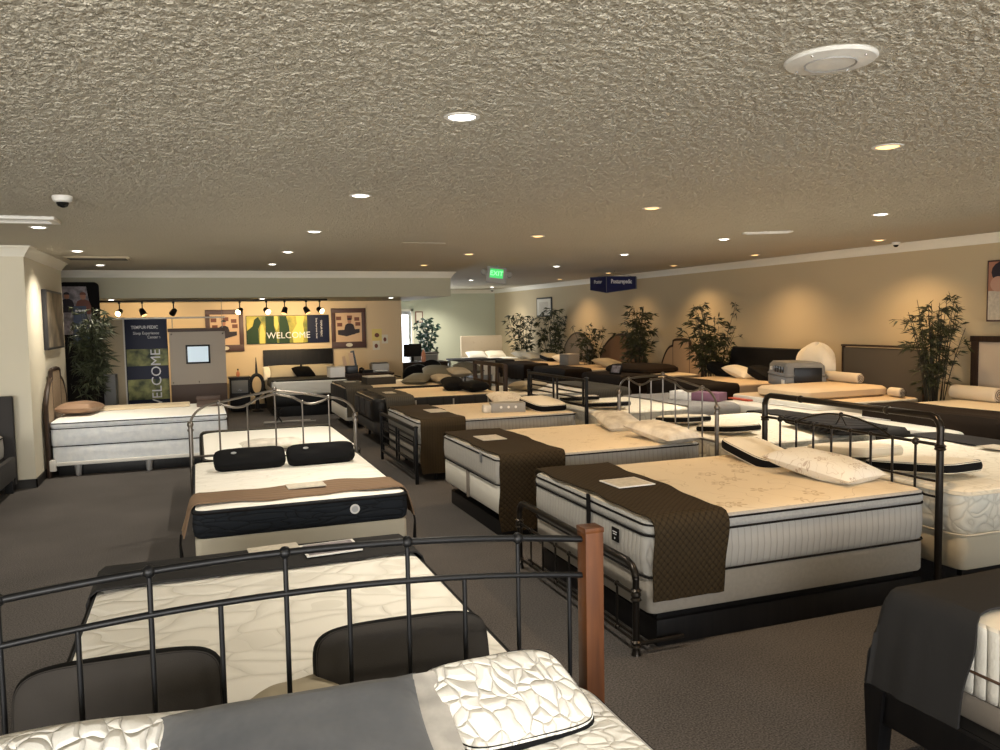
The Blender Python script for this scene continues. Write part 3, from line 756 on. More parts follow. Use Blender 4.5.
# ================= M1: nearest bed of the right-hand row
BX = 2.27
m1 = bed('display_bed', 'large cream-topped pillow-top bed with quilted brown throw, nearest of the right-hand row', (BX, 4.6, 0), 0, 1.62, 2.03, .19, .39, .725, M_TOP, M_SIDE, BOXF, (.395, .63, .69), PIPE, .63, M_KNIT, r=.08)
def m1_boards():
    t = m1; a = .84; X = -.10
    for s in (-1, 1):
        P = MB().tube([(X, s*a, .03), (X, s*a, .44)], .019, 12).build('post', BRONZE, t)
        MB().lathe([(.022, 0), (.032, .008), (.024, .02), (.030, .035), (.024, .05), (.032, .06), (.022, .07)], (X, s*a, .30), 14).build('collar', BRONZE, P)
        MB().lathe([(.028, 0), (.02, .03), (.02, .04), (.032, .048), (.024, .06), (.032, .075), (.02, .085)], (X, s*a, 0), 14).build('foot', BRONZE, P)
    r_ = MB().tube([(X, -a, .42), (X, -a+.01, .455), (X, -a+.04, .485), (X, -a+.09, .50), (X, a-.09, .50), (X, a-.04, .485), (X, a-.01, .455), (X, a, .42)], .021, 12)
    r_.build('footboard_rail', BRONZE, t)
    MB().tube([(X, -a, .335), (X, a, .335)], .010, 8).build('footboard_rail', BRONZE, t)
    MB().tube([(X, -a, .075), (X, a, .075)], .010, 8).build('footboard_rail', BRONZE, t)
    MB().tube([(X+.07, -a, .05), (X+.07, a, .05)], .010, 8).tube([(X, -a, .06), (X+.3, -a, .06)], .012, 8).build('footboard_brace', BRONZE, t)
    for k in range(7):
        y = -a+2*a*(k+1)/8
        MB().tube([(X, y, .075), (X, y, .335)], .007, 8).ball((X, y, .335), .017).ball((X, y, .085), .018).build('spindle', BRONZE, t)
    for y in (-.60, .60): MB().tube([(.06, y, .17), (1.9, y, .17)], .018, 8).build('side_rail', BLACKM, t)
    # headboard
    X = 2.09; zt = 1.175
    for s in (-1, 1):
        P = MB().tube([(X, s*a, 0), (X, s*a, zt-.06)], .023, 14).build('post', BRONZE, t)
        MB().lathe([(.026, 0), (.036, .008), (.03, .02), (.036, .032), (.026, .04)], (X, s*a, .96), 14).build('collar', BRONZE, P)
    MB().tube([(X, -a, zt-.08), (X, -a+.008, zt-.045), (X, -a+.03, zt-.015), (X, -a+.07, zt), (X, a-.07, zt), (X, a-.03, zt-.015), (X, a-.008, zt-.045), (X, a, zt-.08)], .023, 12).ball((X, .42, zt), .03).ball((X, -.42, zt), .03).build('headboard_rail', BRONZE, t)
    zl = .995
    MB().tube([(X, -a, zl), (X, a, zl)], .011, 8).build('headboard_rail', BRONZE, t)
    MB().tube([(X, -a, .76), (X, a, .76)], .009, 8).tube([(X, -a, .66), (X, a, .66)], .009, 8).build('headboard_rail', BRONZE, t)
    arc = [(X, -.46+.92*k/16, zl+.105*math.sin(PI*k/16)**.8) for k in range(17)]
    MB().tube(arc, .008, 8).ball((X, 0, zl+.105), .018).tube([(X, -.05, zl+.03), (X, 0, zl+.1), (X, .05, zl+.03)], .006, 6).build('crest_arch', BRONZE, t)
    for k in range(8):
        y = -a+2*a*(k+1)/9
        MB().tube([(X, y, .66), (X, y, zl)], .0085, 8).ball((X, y, zl), .017 if k not in (0, 7) else .025).build('spindle', BRONZE, t)
    lb = MB().box(-.014, -.006, -.49, -.41, .52, .60, .002).build('label_patch', PIPE, t)
    MB().box(-.0155, -.0135, -.475, -.425, .575, .580).box(-.0155, -.0135, -.47, -.43, .562, .567).box(-.0155, -.0135, -.455, -.445, .535, .545).build('label_print', SIGNT, lb)
    MB().box(-.02, -.008, -.13, -.09, .38, .735, .003).build('strap', PIPE, t)
plinth(m1, 2.03, 1.70, .15)
m1_boards()
throw('dark brown quilted throw hanging over the side of the nearest right-hand bed', (BX, 4.6, 0), 0, 1.62, .73, .012, .55, .45, .18, T_BROWN, skew=.10)
card('white bordered card on the brown throw of the nearest right-hand bed', (BX+.34, 4.63, .747), R(2), .27, .26, CARDW)
pillow('ivory pillow with a black gusset, at the head of the nearest right-hand bed', (BX+1.72, 5.05, .722), (R(2), R(-8), R(86)), .62, .36, .12, P_WHITE, P_BLACK)
pillow('white pillow with tan floral print beside the black-gusset one on the nearest right-hand bed', (BX+1.70, 4.36, .722), (0, R(-6), R(101)), .70, .42, .16, P_FLOR)
# ================= M2
m2 = bed('display_bed', 'cream-topped bed with white fluted border and brown throw, second in the right-hand row', (2.27, 6.95, 0), 0, 1.58, 1.97, .22, .46, .705, M_TOP2, M_SIDE, BOXW, (.465, .67), PIPE, r=.07)
plinth(m2, 1.97, 1.58, .14)
scroll_headboard(m2, 2.06, 1.79, PEWTER, 1.0, 1.27, 7, .70, .010, 1.17, .75)
MB().box(-.012, -.006, -.42, -.37, .60, .69, .002).build('label_tag', PLASTG, m2)
MB().box(-.01, .02, -.02, .02, .22, .46, .003).build('box_split_seam', GREYS, m2)
throw('dark brown quilted throw nearly reaching the floor on the second right-hand bed', (2.27, 6.95, 0), 0, 1.58, .71, .01, .6, .62, .2, T_BROWN)
card('tan card on the brown throw of the second right-hand bed', (2.27+.26, 7.06, .727), R(0), .23, .3)
pillow('satin marbled white pillow nearer the aisle wall on the second right-hand bed', (4.0, 7.28, .70), (0, R(-6), R(78)), .66, .38, .15, P_MARB)
pillow('satin marbled white pillow lying beside the near post of the second right-hand bed', (3.98, 6.42, .70), (0, R(-6), R(98)), .66, .40, .15, P_MARB)
# ================= M3
m3 = bed('display_bed', 'cream-topped bed with dark slatted footboard, third in the right-hand row', (2.31, 9.62, 0), 0, 1.62, 1.98, .20, .42, .70, M_TOP2, M_SIDE, BOXF, (.425, .665), PIPE, r=.08)
def m3_boards():
    t = m3; a = .90
    for X, h, nb in ((-.06, .64, 4), (2.06, 1.10, 3)):
        part = 'footboard_rail' if X < 0 else 'headboard_rail'
        for s in (-1, 1):
            MB().box(X-.018, X+.018, s*a-.018, s*a+.018, 0, h, .003).lathe([(.03, 0), (.03, .01), (.01, .02)], (X, s*a, h-.002), 10).build('post', BLACKM, t)
        lo = .14 if X < 0 else .78
        MB().box(X-.016, X+.016, -a, a, h-.045, h-.01, .003).build(part, BLACKM, t)
        MB().box(X-.012, X+.012, -a, a, lo-.03, lo, .003).build(part, BLACKM, t)
        for y in ((-a+.09, -.06, .06, a-.09)):
            MB().box(X-.010, X+.010, y-.012, y+.012, lo, h-.11 if X < 0 else h-.03, .002).build('upright', BLACKM, t)
        for k in range(nb):
            z = lo+(h-.12-lo)*(k+1)/(nb+0) if X < 0 else lo+(h-.05-lo)*(k+1)/(nb+1)
            MB().box(X-.008, X+.008, -a+.09, -.06, z-.009, z+.009).box(X-.008, X+.008, .06, a-.09, z-.009, z+.009).build('slat', BLACKM, t)
m3_boards()
throw('plain brown throw on the third right-hand bed, behind the slatted footboard', (2.31, 9.62, 0), 0, 1.62, .70, .015, .55, .6, .2, T_BROWN3)
card('small pale card on the brown throw of the third right-hand bed', (2.72, 9.55, .718), R(0), .22, .36)
pillow('cream pillow at the back of the third right-hand bed, behind the grey gift box', (3.83, 10.0, .695), (0, R(-5), R(82)), .72, .42, .15, P_FLOR)
pillow('ivory pillow with black gusset beside the black headboard of the third bed', (4.02, 9.25, .70), (0, R(-6), R(96)), .60, .42, .13, P_WHITE, P_BLACK)
t = thing('gift_box', 'grey box with three white dots on the third right-hand bed', 'box', (3.52, 9.2, .70), R(-12))
MB().box(-.20, .22, -.10, .10, 0, .115, .006).build('carton', PLASTGL, t)
MB().box(-.30, -.195, -.11, .09, 0, .10, .03).build('wrapping', P_MARB, t)
for k in range(3): MB().lathe([(.016, 0), (.016, .003)], n=14, M=Matrix.Rotation(R(90), 4, 'X')).build('dot', CARDW, t, loc=(-.08+.09*k, -.10, .065))
# ================= M4
m4 = bed('display_bed', 'bed with black padded foot and ribbed cream top, fourth in the right-hand row', (2.36, 12.3, 0), 0, 1.58, 2.0, .20, .36, .715, CREAM, CHARS, FAB_CHAR, (), r=.16)
MB().stack(-.014, .30, -.80, .80, [(.01, .39), (0, .42), (0, .64), (.02, .69), (.05, .712), (.10, .722)], .16).build('foot_cover', BLACKWOOD, m4)
for y in (-.42, 0, .42): MB().box(-.022, -.005, y-.17, y+.17, .42, .66, .004).build('side_panel', FAB_CHAR, m4)
for x in (.62, 1.2, 1.75): MB().box(x-.012, x+.012, -.797, -.788, .40, .66, .002).build('border_strap', PLASTGL, m4)
for s in (-1, 1):
    MB().box(2.03, 2.09, s*.72-.03, s*.72+.03, 0, 1.13, .006).build('headboard_post', DARKWOOD, m4)
MB().box(2.04, 2.08, -.70, .70, 1.08, 1.14, .006).box(2.045, 2.075, -.70, .70, .80, .84, .004).build('headboard_rail', DARKWOOD, m4)
for y in (-.36, 0, .36): MB().box(2.045, 2.075, y-.045, y+.045, .55, 1.08, .004).build('headboard_slat', DARKWOOD, m4)
throw('smooth taupe throw over the rounded foot of the fourth right-hand bed', (2.36, 12.3, 0), 0, 1.58, .722, .17, .60, .32, .2, T_GREY)
card('tiny pale card on the taupe throw of the fourth bed', (2.72, 12.1, .737), 0, .16, .28)
pillow('folded black pillow by the wooden headboard of the fourth bed', (4.0, 11.85, .715), (0, 0, R(95)), .52, .34, .17, P_BLACK)
pillow('second black pillow leaning behind the folded one on the fourth bed', (3.8, 12.3, .715), (0, R(-6), R(80)), .55, .36, .20, P_BLACK)
# ================= M5
m5 = bed('display_bed', 'farthest bed of the right-hand row with dark fluted foot and pale box base', (2.32, 14.55, 0), 0, 1.58, 2.0, .14, .36, .70, CREAM, CHARS, BOXW, (), r=.08)
throw('grey throw hanging down the near corner of the farthest right-hand bed', (2.32, 14.55, 0), 0, 1.58, .705, .03, .5, .5, .2, T_GREY)
for y in (-.5, -.25, 0, .25, .5): pass
card('small pale card on the grey throw of the farthest right-hand bed', (2.6, 14.8, .725), 0, .2, .22)
pillow('olive-grey pillow lying nearest, in the pile on the farthest right-hand bed', (3.72, 14.15, .70), (0, R(-5), R(60)), .74, .46, .16, P_OLIVE)
pillow('large olive-grey pillow at the back of the pile on the farthest bed', (4.2, 14.6, .72), (0, R(-8), R(75)), .85, .55, .24, P_OLIVE)
pillow('beige pillow in the middle front of the pillow pile', (4.12, 13.98, .70), (0, R(-5), R(95)), .48, .36, .15, P_TAN)
pillow('beige pillow lying on top at the right of the pillow pile', (4.5, 14.25, .78), (0, R(-5), R(95)), .50, .38, .17, P_TAN)
pillow('dark grey pillow propped at the right end of the pillow pile', (4.85, 14.7, .80), (0, R(-8), R(95)), .6, .42, .2, P_OLIVE)
t = thing('storage_box', 'brown box with a pale lid lying on the farthest right-hand bed', 'box', (3.05, 14.35, .70), R(6))
MB().box(-.28, .26, -.16, .16, 0, .13, .006).build('carton', T_GREY, t); MB().box(-.26, .24, -.14, .18, .13, .15, .004).build('lid', CARD, t)

# ================= head-to-head second row, feet to the right
def mb_bed(y, W, label, x1=6.42, zt=.70, top=PLUSH, side=PLUSHS, x0=4.44, box=BOXB):
    return bed('display_bed', label, (x1, y, 0), PI, W, x1-x0, .2, .42, zt, top, side, box, (.425, zt-.03), PIPEW, r=.10)
b1 = mb_bed(4.60, 1.90, 'plush ivory bed head-to-head behind the metal headboard of the nearest right-hand bed', zt=.71)
b2 = mb_bed(6.85, 1.90, 'brightly lit ivory bed behind the scroll headboard of the second right-hand bed')
b3 = mb_bed(9.35, 1.65, 'ivory bed behind the black slatted headboard of the third right-hand bed')
b4 = mb_bed(12.1, 1.65, 'ivory bed behind the wooden headboard of the fourth right-hand bed')
throw('charcoal throw across the foot of the ivory bed behind the nearest metal headboard', (6.42, 4.60, 0), PI, 1.90, .715, .0, .42, .12, .3, T_CHAR, foot=.3)
throw('charcoal throw across the foot of the ivory bed behind the scroll headboard', (6.42, 6.85, 0), PI, 1.90, .705, .0, .42, .3, .12, T_CHAR, foot=.3)
throw('grey knit throw draped over the foot of the ivory bed behind the black headboard', (6.42, 9.35, 0), PI, 1.65, .705, .0, .75, .3, .3, T_KNIT, foot=.25)
throw('taupe throw with a white cuff on the ivory bed behind the wooden headboard', (6.42, 12.1, 0), PI, 1.65, .705, .0, .75, .3, .3, T_GREY, foot=.25)
# ribbed black throw folded on b1/b2 gap
o = MB().stack(-.26, .26, -.50, .50, [(.02, 0), (0, .02), (0, .06), (.02, .08), (.06, .085)], .05).build('folded_throw', T_RIB, None, True, (5.68, 6.10, .735), (R(0), 0, R(-12)))
tag(o, 'black ribbed blanket folded over the bed edge behind the arch of the nearest headboard', 'throw', 'throws on the foot of the display beds')
me = o.data; uvl = me.uv_layers.new(name='UVMap')
for lp in me.loops:
    v = me.vertices[lp.vertex_index].co; uvl.data[lp.index].uv = (v.y*.5+v.z, v.x)
pillow('ivory pillow with long black gusset behind the nearest metal headboard', (4.76, 4.25, .708), (0, R(6), R(94)), .72, .40, .10, P_WHITE, P_BLACK)
pillow('flat ivory pillow behind the left half of the nearest metal headboard', (4.82, 4.95, .708), (0, R(6), R(86)), .74, .40, .10, P_WHITE, PIPEW)
pillow('ivory pillow with black gusset just right of the scroll headboard post', (4.78, 6.5, .70), (0, R(6), R(92)), .62, .38, .09, P_WHITE, P_BLACK)
pillow('ivory pillow with black gusset seen between the scroll headboard spindles', (4.78, 7.28, .70), (0, R(6), R(88)), .62, .38, .09, P_WHITE, P_BLACK)
pillow('ivory pillow with black gusset right of the black slatted headboard', (4.78, 8.95, .70), (0, R(6), R(92)), .62, .38, .09, P_WHITE, P_BLACK)
pillow('ivory pillow with black gusset seen through the black slatted headboard', (4.78, 9.75, .70), (0, R(6), R(88)), .62, .38, .09, P_WHITE, P_BLACK)
pillow('tan pillow just right of the wooden headboard', (4.85, 11.75, .70), (0, R(6), R(92)), .7, .42, .16, P_TAN)
t = thing('blanket_box', 'white and purple blanket box on the grey knit throw', 'box', (6.15, 9.15, .718), R(-62))
MB().box(-.27, .05, -.12, .12, 0, .11, .005).build('white_half', CARDW, t); MB().box(.05, .44, -.12, .12, 0, .11, .005).build('purple_half', PURPLE, t)
card('white card on the charcoal throw left of the ribbed blanket', (5.98, 6.5, .722), R(10), .2, .34, CARD)
card('white card standing out on the charcoal throw at the right edge', (6.0, 4.62, .732), R(0), .2, .26, CARD)

# ================= D and D2, left-centre
dk = bed('display_bed', 'white-topped bed with near-black navy border on a beige base, left of centre', (.65, 5.56, 0), R(90), 1.44, 1.98, .12, .43, .63, WAVE, NAVY, BOXB, (.598,), PIPE, r=.07)
logo = MB().lathe([(.034, 0), (.034, .004)], n=24, M=Matrix.Rotation(R(-90), 4, 'Y')).build('round_badge', CARDW, dk, loc=(-.004, -.335, .535))
MB().lathe([(.022, 0), (.022, .002)], n=24, M=Matrix.Rotation(R(-90), 4, 'Y')).build('badge_ring', SILVER, logo, loc=(-.004, 0, 0))
scroll_headboard(dk, 2.06, 1.46, PEWTER, .94, 1.24, 5, .66, .011, 1.13, .667)
MB().tube([(1.95, -.74, .58), (2.06, -.74, .58)], .014, 8).tube([(2.03, -.74, .56), (2.03, .74, .56)], .018, 8).build('headboard_brace', PEWTER, dk)
dthrow = throw('light brown throw with tasselled ends laid across the dark-sided bed', (.65, 5.56, 0), R(90), 1.44, .632, .10, .50, .20, .20, T_BROWN2, flare=.25, wob=.012, skew=-.03)
for s, y in ((-1, -.06), (1, .06)):
    pass
card('tan card on the light brown throw of the dark-sided bed', (.70, 5.93, .655), R(2), .27, .17)
for s, lab in ((-1, 'long black bolster-shaped pillow at the left on the dark-sided bed'), (1, 'long black pillow at the right on the dark-sided bed')):
    p = pillow(lab, (.665+s*.29, 7.0, .665), (R(40), 0, R(3)), .56, .18, .13, P_BLACK, P_BLACK, name='pillow')
    MB().lathe([(.022, 0), (.022, .004)], n=16, M=Matrix.Scale(.5, 4, (0, 1, 0))).build('woven_label', SILVER, p, loc=(-.13, 0.02, .127))
d2 = bed('display_bed', 'bright white bed with grey rim seen through the curved headboard, behind the dark-sided bed', (.74, 9.72, 0), R(-90), 1.46, 1.98, .2, .40, .61, WHITET, T_GREY, BOXB, (.58,), PIPE, r=.16)
throw('grey-brown cover edge hanging over the foot of the bright white bed', (.74, 9.72, 0), R(-90), 1.46, .612, .0, .07, .3, .3, T_GREY, foot=.3, wob=.002)
pillow('small flat white pillow on the bright white bed behind the curved headboard', (.66, 8.15, .605), (0, 0, R(3)), .62, .36, .10, P_MARB)
for sy in (-1, 1):
    MB().tube([(.20, sy*.80, .43), (.17, sy*.805, .37), (.16, sy*.80, .30), (.17, sy*.80, .24)], [.006, .008, .012, .014], 8).build('tassel', PIPE, dthrow)

# ================= F1 and F0, foreground
f1 = bed('display_bed', 'bed with scroll-quilted ivory top just beyond the front metal headboard', (.27, 4.32, 0), R(-90), 1.50, 2.0, .2, .40, .655, SCROLL, CHARS, FAB_CHAR, (.625,), PIPE, r=.10)
throw('charcoal throw over the foot of the scroll-quilted bed, carrying two cards', (.27, 4.32, 0), R(-90), 1.50, .66, .0, .40, .4, .4, T_CHAR, foot=.35, wob=.004)
card('plain tan card at the left on the charcoal throw of the scroll-quilted bed', (.33, 4.19, .68), R(4), .25, .2)
card('mauve photo card at the right on the charcoal throw of the scroll-quilted bed', (.60, 4.12, .68), R(4), .28, .22, CARDW, inner=CARDP)
pillow('charcoal knit pillow with black gusset standing at the left behind the front headboard', (-.23, 2.46, .765), (R(78), 0, R(-1)), .52, .29, .13, P_GREY, P_BLACK)
pillow('charcoal knit pillow with black gusset standing at the right behind the front headboard', (.57, 2.48, .75), (R(74), 0, R(-2)), .54, .27, .12, P_GREY, P_BLACK)
pillow('pale pillow corner poking out between the two standing charcoal pillows', (.24, 2.36, .655), (0, 0, R(20)), .28, .2, .13, P_TAN)
f0 = bed('display_bed', 'front bed with puffed white quilt top, metal arched headboard and cherry wood posts', (.19, .02, 0), R(90), 1.56, 1.98, .2, .45, .845, SCROLLB, M_KNIT, BOXB, (.81,), PIPE, r=.10)
def f0_board():
    t = f0; X = 2.08; a = .87
    for s in (-1, 1):
        MB().box(X-.029, X+.029, s*a-.029, s*a+.029, 0, 1.222, .004).build('post', CHERRY, t)
        MB().box(X-.031, X+.031, s*a-.031, s*a+.031, 1.212, 1.228, .004).build('post_cap', CHERRY, t)
    def zr(y, top): 
        q = abs(y)/a; return top-.065*q*q
    for top, r_ in ((1.252, .0095), (1.145, .0085)):
        MB().tube([(X, -a+2*a*k/32, zr(-a+2*a*k/32, top)) for k in range(33)], r_, 10).build('headboard_rail', BLACKM, t)
    n = 11
    ys = [(-5+k)*.1585 for k in range(11)]
    for k, y in enumerate(ys):
        full = (k % 2 == 1)
        y = (-5+k)*.1600
        b = MB().tube([(X, y, .50), (X, y, zr(y, 1.252 if full else 1.145))], .0065, 10)
        o = b.build('spindle', BLACKM, t)
        if full: MB().ball((X, y, zr(y, 1.252)), .0165, 14).build('knob', BLACKM, o)
    MB().tube([(X, -a, .50), (X, a, .50)], .0105, 8).build('headboard_rail', BLACKM, t)
f0_board()
pillow('puffed white quilted pillow with black underside band, right foreground', (.68, 1.84, .835), (R(19), R(3), R(8)), .39, .29, .10, SCROLLB, P_BLACK)
pillow('puffed white quilted pillow partly hidden at the left foreground', (-.24, 1.84, .825), (R(20), 0, R(-6)), .50, .34, .13, SCROLLB)
gp = pillow('large grey velvet pillow with silver flange leaning in the front foreground', (.165, 1.74, .86), (R(16), 0, R(-1)), .62, .40, .10, P_VELV)
fl = MB().prism([(.285, .0), (.33, .0), (.355, .0), (.355, .008), (.285, .008)], -.19, .19).build('flange', P_FLANGE, gp, loc=(0, 0, .047))

# ================= right foreground bed
fr = bed('display_bed', 'bed with white diagonal-ribbed border on a black wooden frame, right foreground', (3.43, 2.50, 0), R(-90), 1.56, 2.0, .30, .40, .70, P_WHITE, STRIPEW, GREYS, (.50, ), PIPEB, r=.08, frame=False)
MB().box(-.02, 1.95, -.87, -.84, .16, .30, .006).box(-.02, 1.95, .84, .87, .16, .30, .006).box(-.05, 0, -.87, .87, .16, .30, .006).box(0, 1.95, -.84, .84, .27, .30).build('side_rail', BLACKWOOD, fr)
for x, y in ((.0, -.85), (.0, .85), (1.9, -.85), (1.9, .85)):
    MB().prism([(x-.04, .30), (x+.06, .30), (x+.03, 0), (x-.02, 0)], y-.035, y+.035).build('leg', BLACKWOOD, fr)
throw('charcoal throw hanging over the near side of the right foreground bed', (3.43, 2.50, 0), R(-90), 1.56, .705, .0, .38, .40, .40, T_CHAR, foot=.30, wob=.012, flare=.16)
card('black framed card on the charcoal throw at the right edge', (3.45, 2.30, .725), R(0), .25, .2, PIPE, inner=CARD)

# ================= white bed against the pier
wb = bed('display_bed', 'white bed with dotted border and white rail against the left pier', (.33, 11.78, 0), PI, 1.52, 2.03, .17, .37, .69, WHITET, WHITEQ, WHITEQ, (.375, .59, .655), PIPE, .60, WHITEQ, frame=False, r=.06)
for y in (-.785, .75): MB().box(.02, 2.04, y, y+.035, .14, .185, .012).build('side_rail', PLASTW, wb)
for s in (-1, 1): MB().box(1.98, 2.06, s*.77-.03, s*.77+.03, .08, .22, .012).build('rail_bracket', PLASTW, wb)
for x in (.1, .95, 1.75):
    for s in (-1, 1): MB().lathe([(.030, 0), (.034, .01), (.045, .14)], (x, s*.72, 0), 16).build('cup_leg', SILVER, wb)
def arch_panel(w, h0, h1, n=20, e=2.0, y0=-.5):
    return [(-w/2, y0)]+[(-w/2+w*k/n, h0+(h1-h0)*(1-abs(-1+2*k/n)**e)) for k in range(n+1)]+[(w/2, y0)]
# cane headboard of the white bed (local: x depth) built with rotated prism
def arch_board(t, X, W, h0, h1, zlow, fm, pm, split=True, thick=.05):
    M = Matrix.Translation((X, 0, 0)) @ Matrix.Rotation(R(90), 4, 'Z')
    n = 60; e = 2.2
    def zz(u):
        if not split: return h0+(h1-h0)*(1-abs(u)**e)
        if abs(u) <= .43: return h1-.03*(abs(u)/.43)**4
        q = (abs(u)-.43)/.57
        return (h0-.12)+(h1-.13-h0+.12)*(1-q**2.2)
    fr_ = MB()
    P = [(0, 0)]*0
    path = [(X, -W/2, .0)]+[(X, -W/2+W*k/n, zz(-1+2*k/n)) for k in range(n+1)]+[(X, W/2, .0)]
    fr_.tube(path, .028, 8).tube([(X, -W/2, zlow), (X, W/2, zlow)], .02, 8)
    fr_.build('headboard_frame', fm, t)
    secs = [(-1, -.42), (-.42, .42), (.42, 1)] if split else [(-1, 1)]
    for a, b in secs:
        poly = [(W/2*a, zlow)]+[(W/2*(a+(b-a)*k/12), zz(a+(b-a)*k/12)) for k in range(13)]+[(W/2*b, zlow)]
        mb = MB().prism(poly, -thick/3, thick/3, M)
        mb.uv = [(v[1], v[2]) for v in mb.v]
        mb.build('headboard_panel', pm, t, False)
    if split:
        for a in (-.42, .42): MB().tube([(X, W/2*a, zlow), (X, W/2*a, zz(a)+.02)], .02, 8).build('headboard_mullion', fm, t)
arch_board(wb, 2.06, 1.55, .98, 1.29, .55, DARKWOOD, CANEW)
pillow('brown satin pillow on the white bed by the left pier', (-1.45, 11.75, .69), (0, R(3), R(80)), .70, .44, .17, P_BROWN)
o = MB().stack(-.62, .60, -.25, .25, [(.01, 0), (0, .01), (0, .02), (.01, .028)], .03).build('folded_blanket', CREAM, None, True, (-.72, 12.24, .692)); tag(o, 'pale beige folded blanket on the far side of the white bed', 'blanket')
MB().box(.06, 1.98, -.66, .66, 0, .135, .01).build('plinth', BLACKWOOD, wb)  # dark block added so the space under the bed reads black
t = thing('display_tray', 'dark brown folded tray sign on the foot of the white bed', 'tray', (.13, 12.2, .692), R(0))
MB().box(-.16, .16, -.35, .35, 0, .03, .006).build('tray_base', BROWNP, t); MB().box(-.16, .16, .32, .35, .03, .09, .004).build('tray_rim', BROWNP, t)

# ================= left edge charcoal bed
lb = bed('display_bed', 'charcoal upholstered storage bed cut off by the left edge', (-2.78, 8.2, 0), R(90), 1.50, 2.05, .30, .40, .66, P_WHITE, M_KNIT, FAB_CHAR, (.625,), PIPE, frame=False)
MB().box(2.06, 2.15, -.84, .84, .08, 1.07, .02).build('headboard_panel', FAB_CHAR, lb)
MB().box(-.04, 2.06, -.84, -.78, .16, .40, .015).box(-.04, 2.06, .78, .84, .16, .40, .015).box(-.06, 0, -.84, .84, .16, .40, .015).build('side_rail', FAB_CHAR, lb)
for y in (-.35, 0, .35): MB().lathe([(.015, 0), (.018, .006), (.001, .012)], n=12, M=Matrix.Rotation(R(-90), 4, 'Y')).build('tuft_button', FAB_CHAR, lb, loc=(2.058, y, .9))
for x, y in ((.0, -.78), (.0, .78), (2.0, -.78), (2.0, .78)): MB().box(x-.04, x+.04, y-.04, y+.04, 0, .17, .004).build('leg', BLACKWOOD, lb)

# ================= right wall row; heads on the wall x = 8.72, feet towards the aisle
def rbed(y, W, label, zt, top, side, x0=6.85, box=BOXF, r=.1, zb=.4):
    return bed('display_bed', label, (x0, y, 0), 0, W, 8.66-x0, .18, zb, zt, top, side, box, (), PIPE, r=r, frame=True, group='display beds along the right wall')
r1 = rbed(6.22, 1.62, 'tan-topped bed with foam rolls, nearest along the right wall', .80, CREAM, FAB_BEIGE, 7.0)
throw('dark brown throw over the foot of the nearest bed along the right wall', (7.0, 6.22, 0), 0, 1.62, .805, 0, .5, .3, .3, T_DARK, foot=.32)
r2 = rbed(8.62, 1.72, 'low tan bed with rolled mattress edge below the bamboo, second along the right wall', .74, TAN, BOXW, 7.0)
r2b = bed('display_bed', 'pale adjustable base slab standing before the right-wall beds', (6.75, 7.55, 0), 0, 3.6, .55, .45, .50, .66, BOXW, BOXW, None, (), frame=False, r=.04, group='display beds along the right wall')
MB().box(.08, .47, -1.7, 1.7, 0, .45, .01).build('plinth', BLACKWOOD, r2b)
r3 = rbed(10.78, 1.62, 'tan bed under the glossy black headboard along the right wall', .80, TAN, FAB_TAN, 6.95)
throw('dark brown throw over the foot of the bed with the black headboard', (6.95, 10.78, 0), 0, 1.62, .805, 0, .55, .3, .3, T_DARK, foot=.35)
r4 = rbed(13.35, 1.5, 'bed with arched cane headboard along the right wall', .76, CREAM, FAB_BEIGE, 7.0)
throw('dark brown throw over the foot of the bed with the arched cane headboard', (7.0, 13.35, 0), 0, 1.5, .765, 0, .75, .3, .3, T_DARK, foot=.35)
r5 = rbed(15.7, 1.6, 'tan bed with brown arched headboard along the right wall', .76, TAN, FAB_BEIGE, 7.0)
throw('dark brown throw over the foot of the bed with the brown arched headboard', (7.0, 15.7, 0), 0, 1.6, .765, 0, .6, .3, .3, T_DARK, foot=.35)
r6 = rbed(17.85, 1.5, 'tan bed with wicker headboard along the right wall', .76, TAN, FAB_BEIGE, 7.0)
throw('dark brown throw over the foot of the bed with the wicker headboard', (7.0, 17.85, 0), 0, 1.5, .765, 0, .6, .3, .3, T_DARK, foot=.35)
r7 = rbed(19.85, 1.3, 'cream bed under the framed picture, last along the right wall', .76, CREAM, FAB_BEIGE, 7.0)
throw('dark grey throw over the foot of the last bed along the right wall', (7.0, 19.85, 0), 0, 1.3, .765, 0, .6, .3, .3, T_CHAR, foot=.35)
# headboards of the right wall row
X = 8.74-7.0
M90 = Matrix.Rotation(R(90), 4, 'Z')
def flat_board(t, X, y0, y1, z0, z1, fm, pm, fw=.07, d_=.05):
    f = MB().box(X-d_/2, X+d_/2, y0, y0+fw, 0, z1, .006).box(X-d_/2, X+d_/2, y1-fw, y1, 0, z1, .006).box(X-d_/2-.006, X+d_/2+.006, y0-.01, y1+.01, z1-fw*.6, z1+.012, .006).box(X-d_/2, X+d_/2, y0+fw, y1-fw, z0, z0+fw, .006)
    f.build('headboard_frame', fm, t)
    MB().box(X-.014, X+.014, y0+fw-.005, y1-fw+.005, z0+fw-.005, z1-.03, .006).build('headboard_panel', pm, t)
flat_board(r1, X, -.82, .90, .55, 1.52, DARKWOOD, FAB_WHITE, .10)
flat_board(r2, X, -.84, .58, .5, 1.37, DARKWOOD, FAB_GREY, .025)
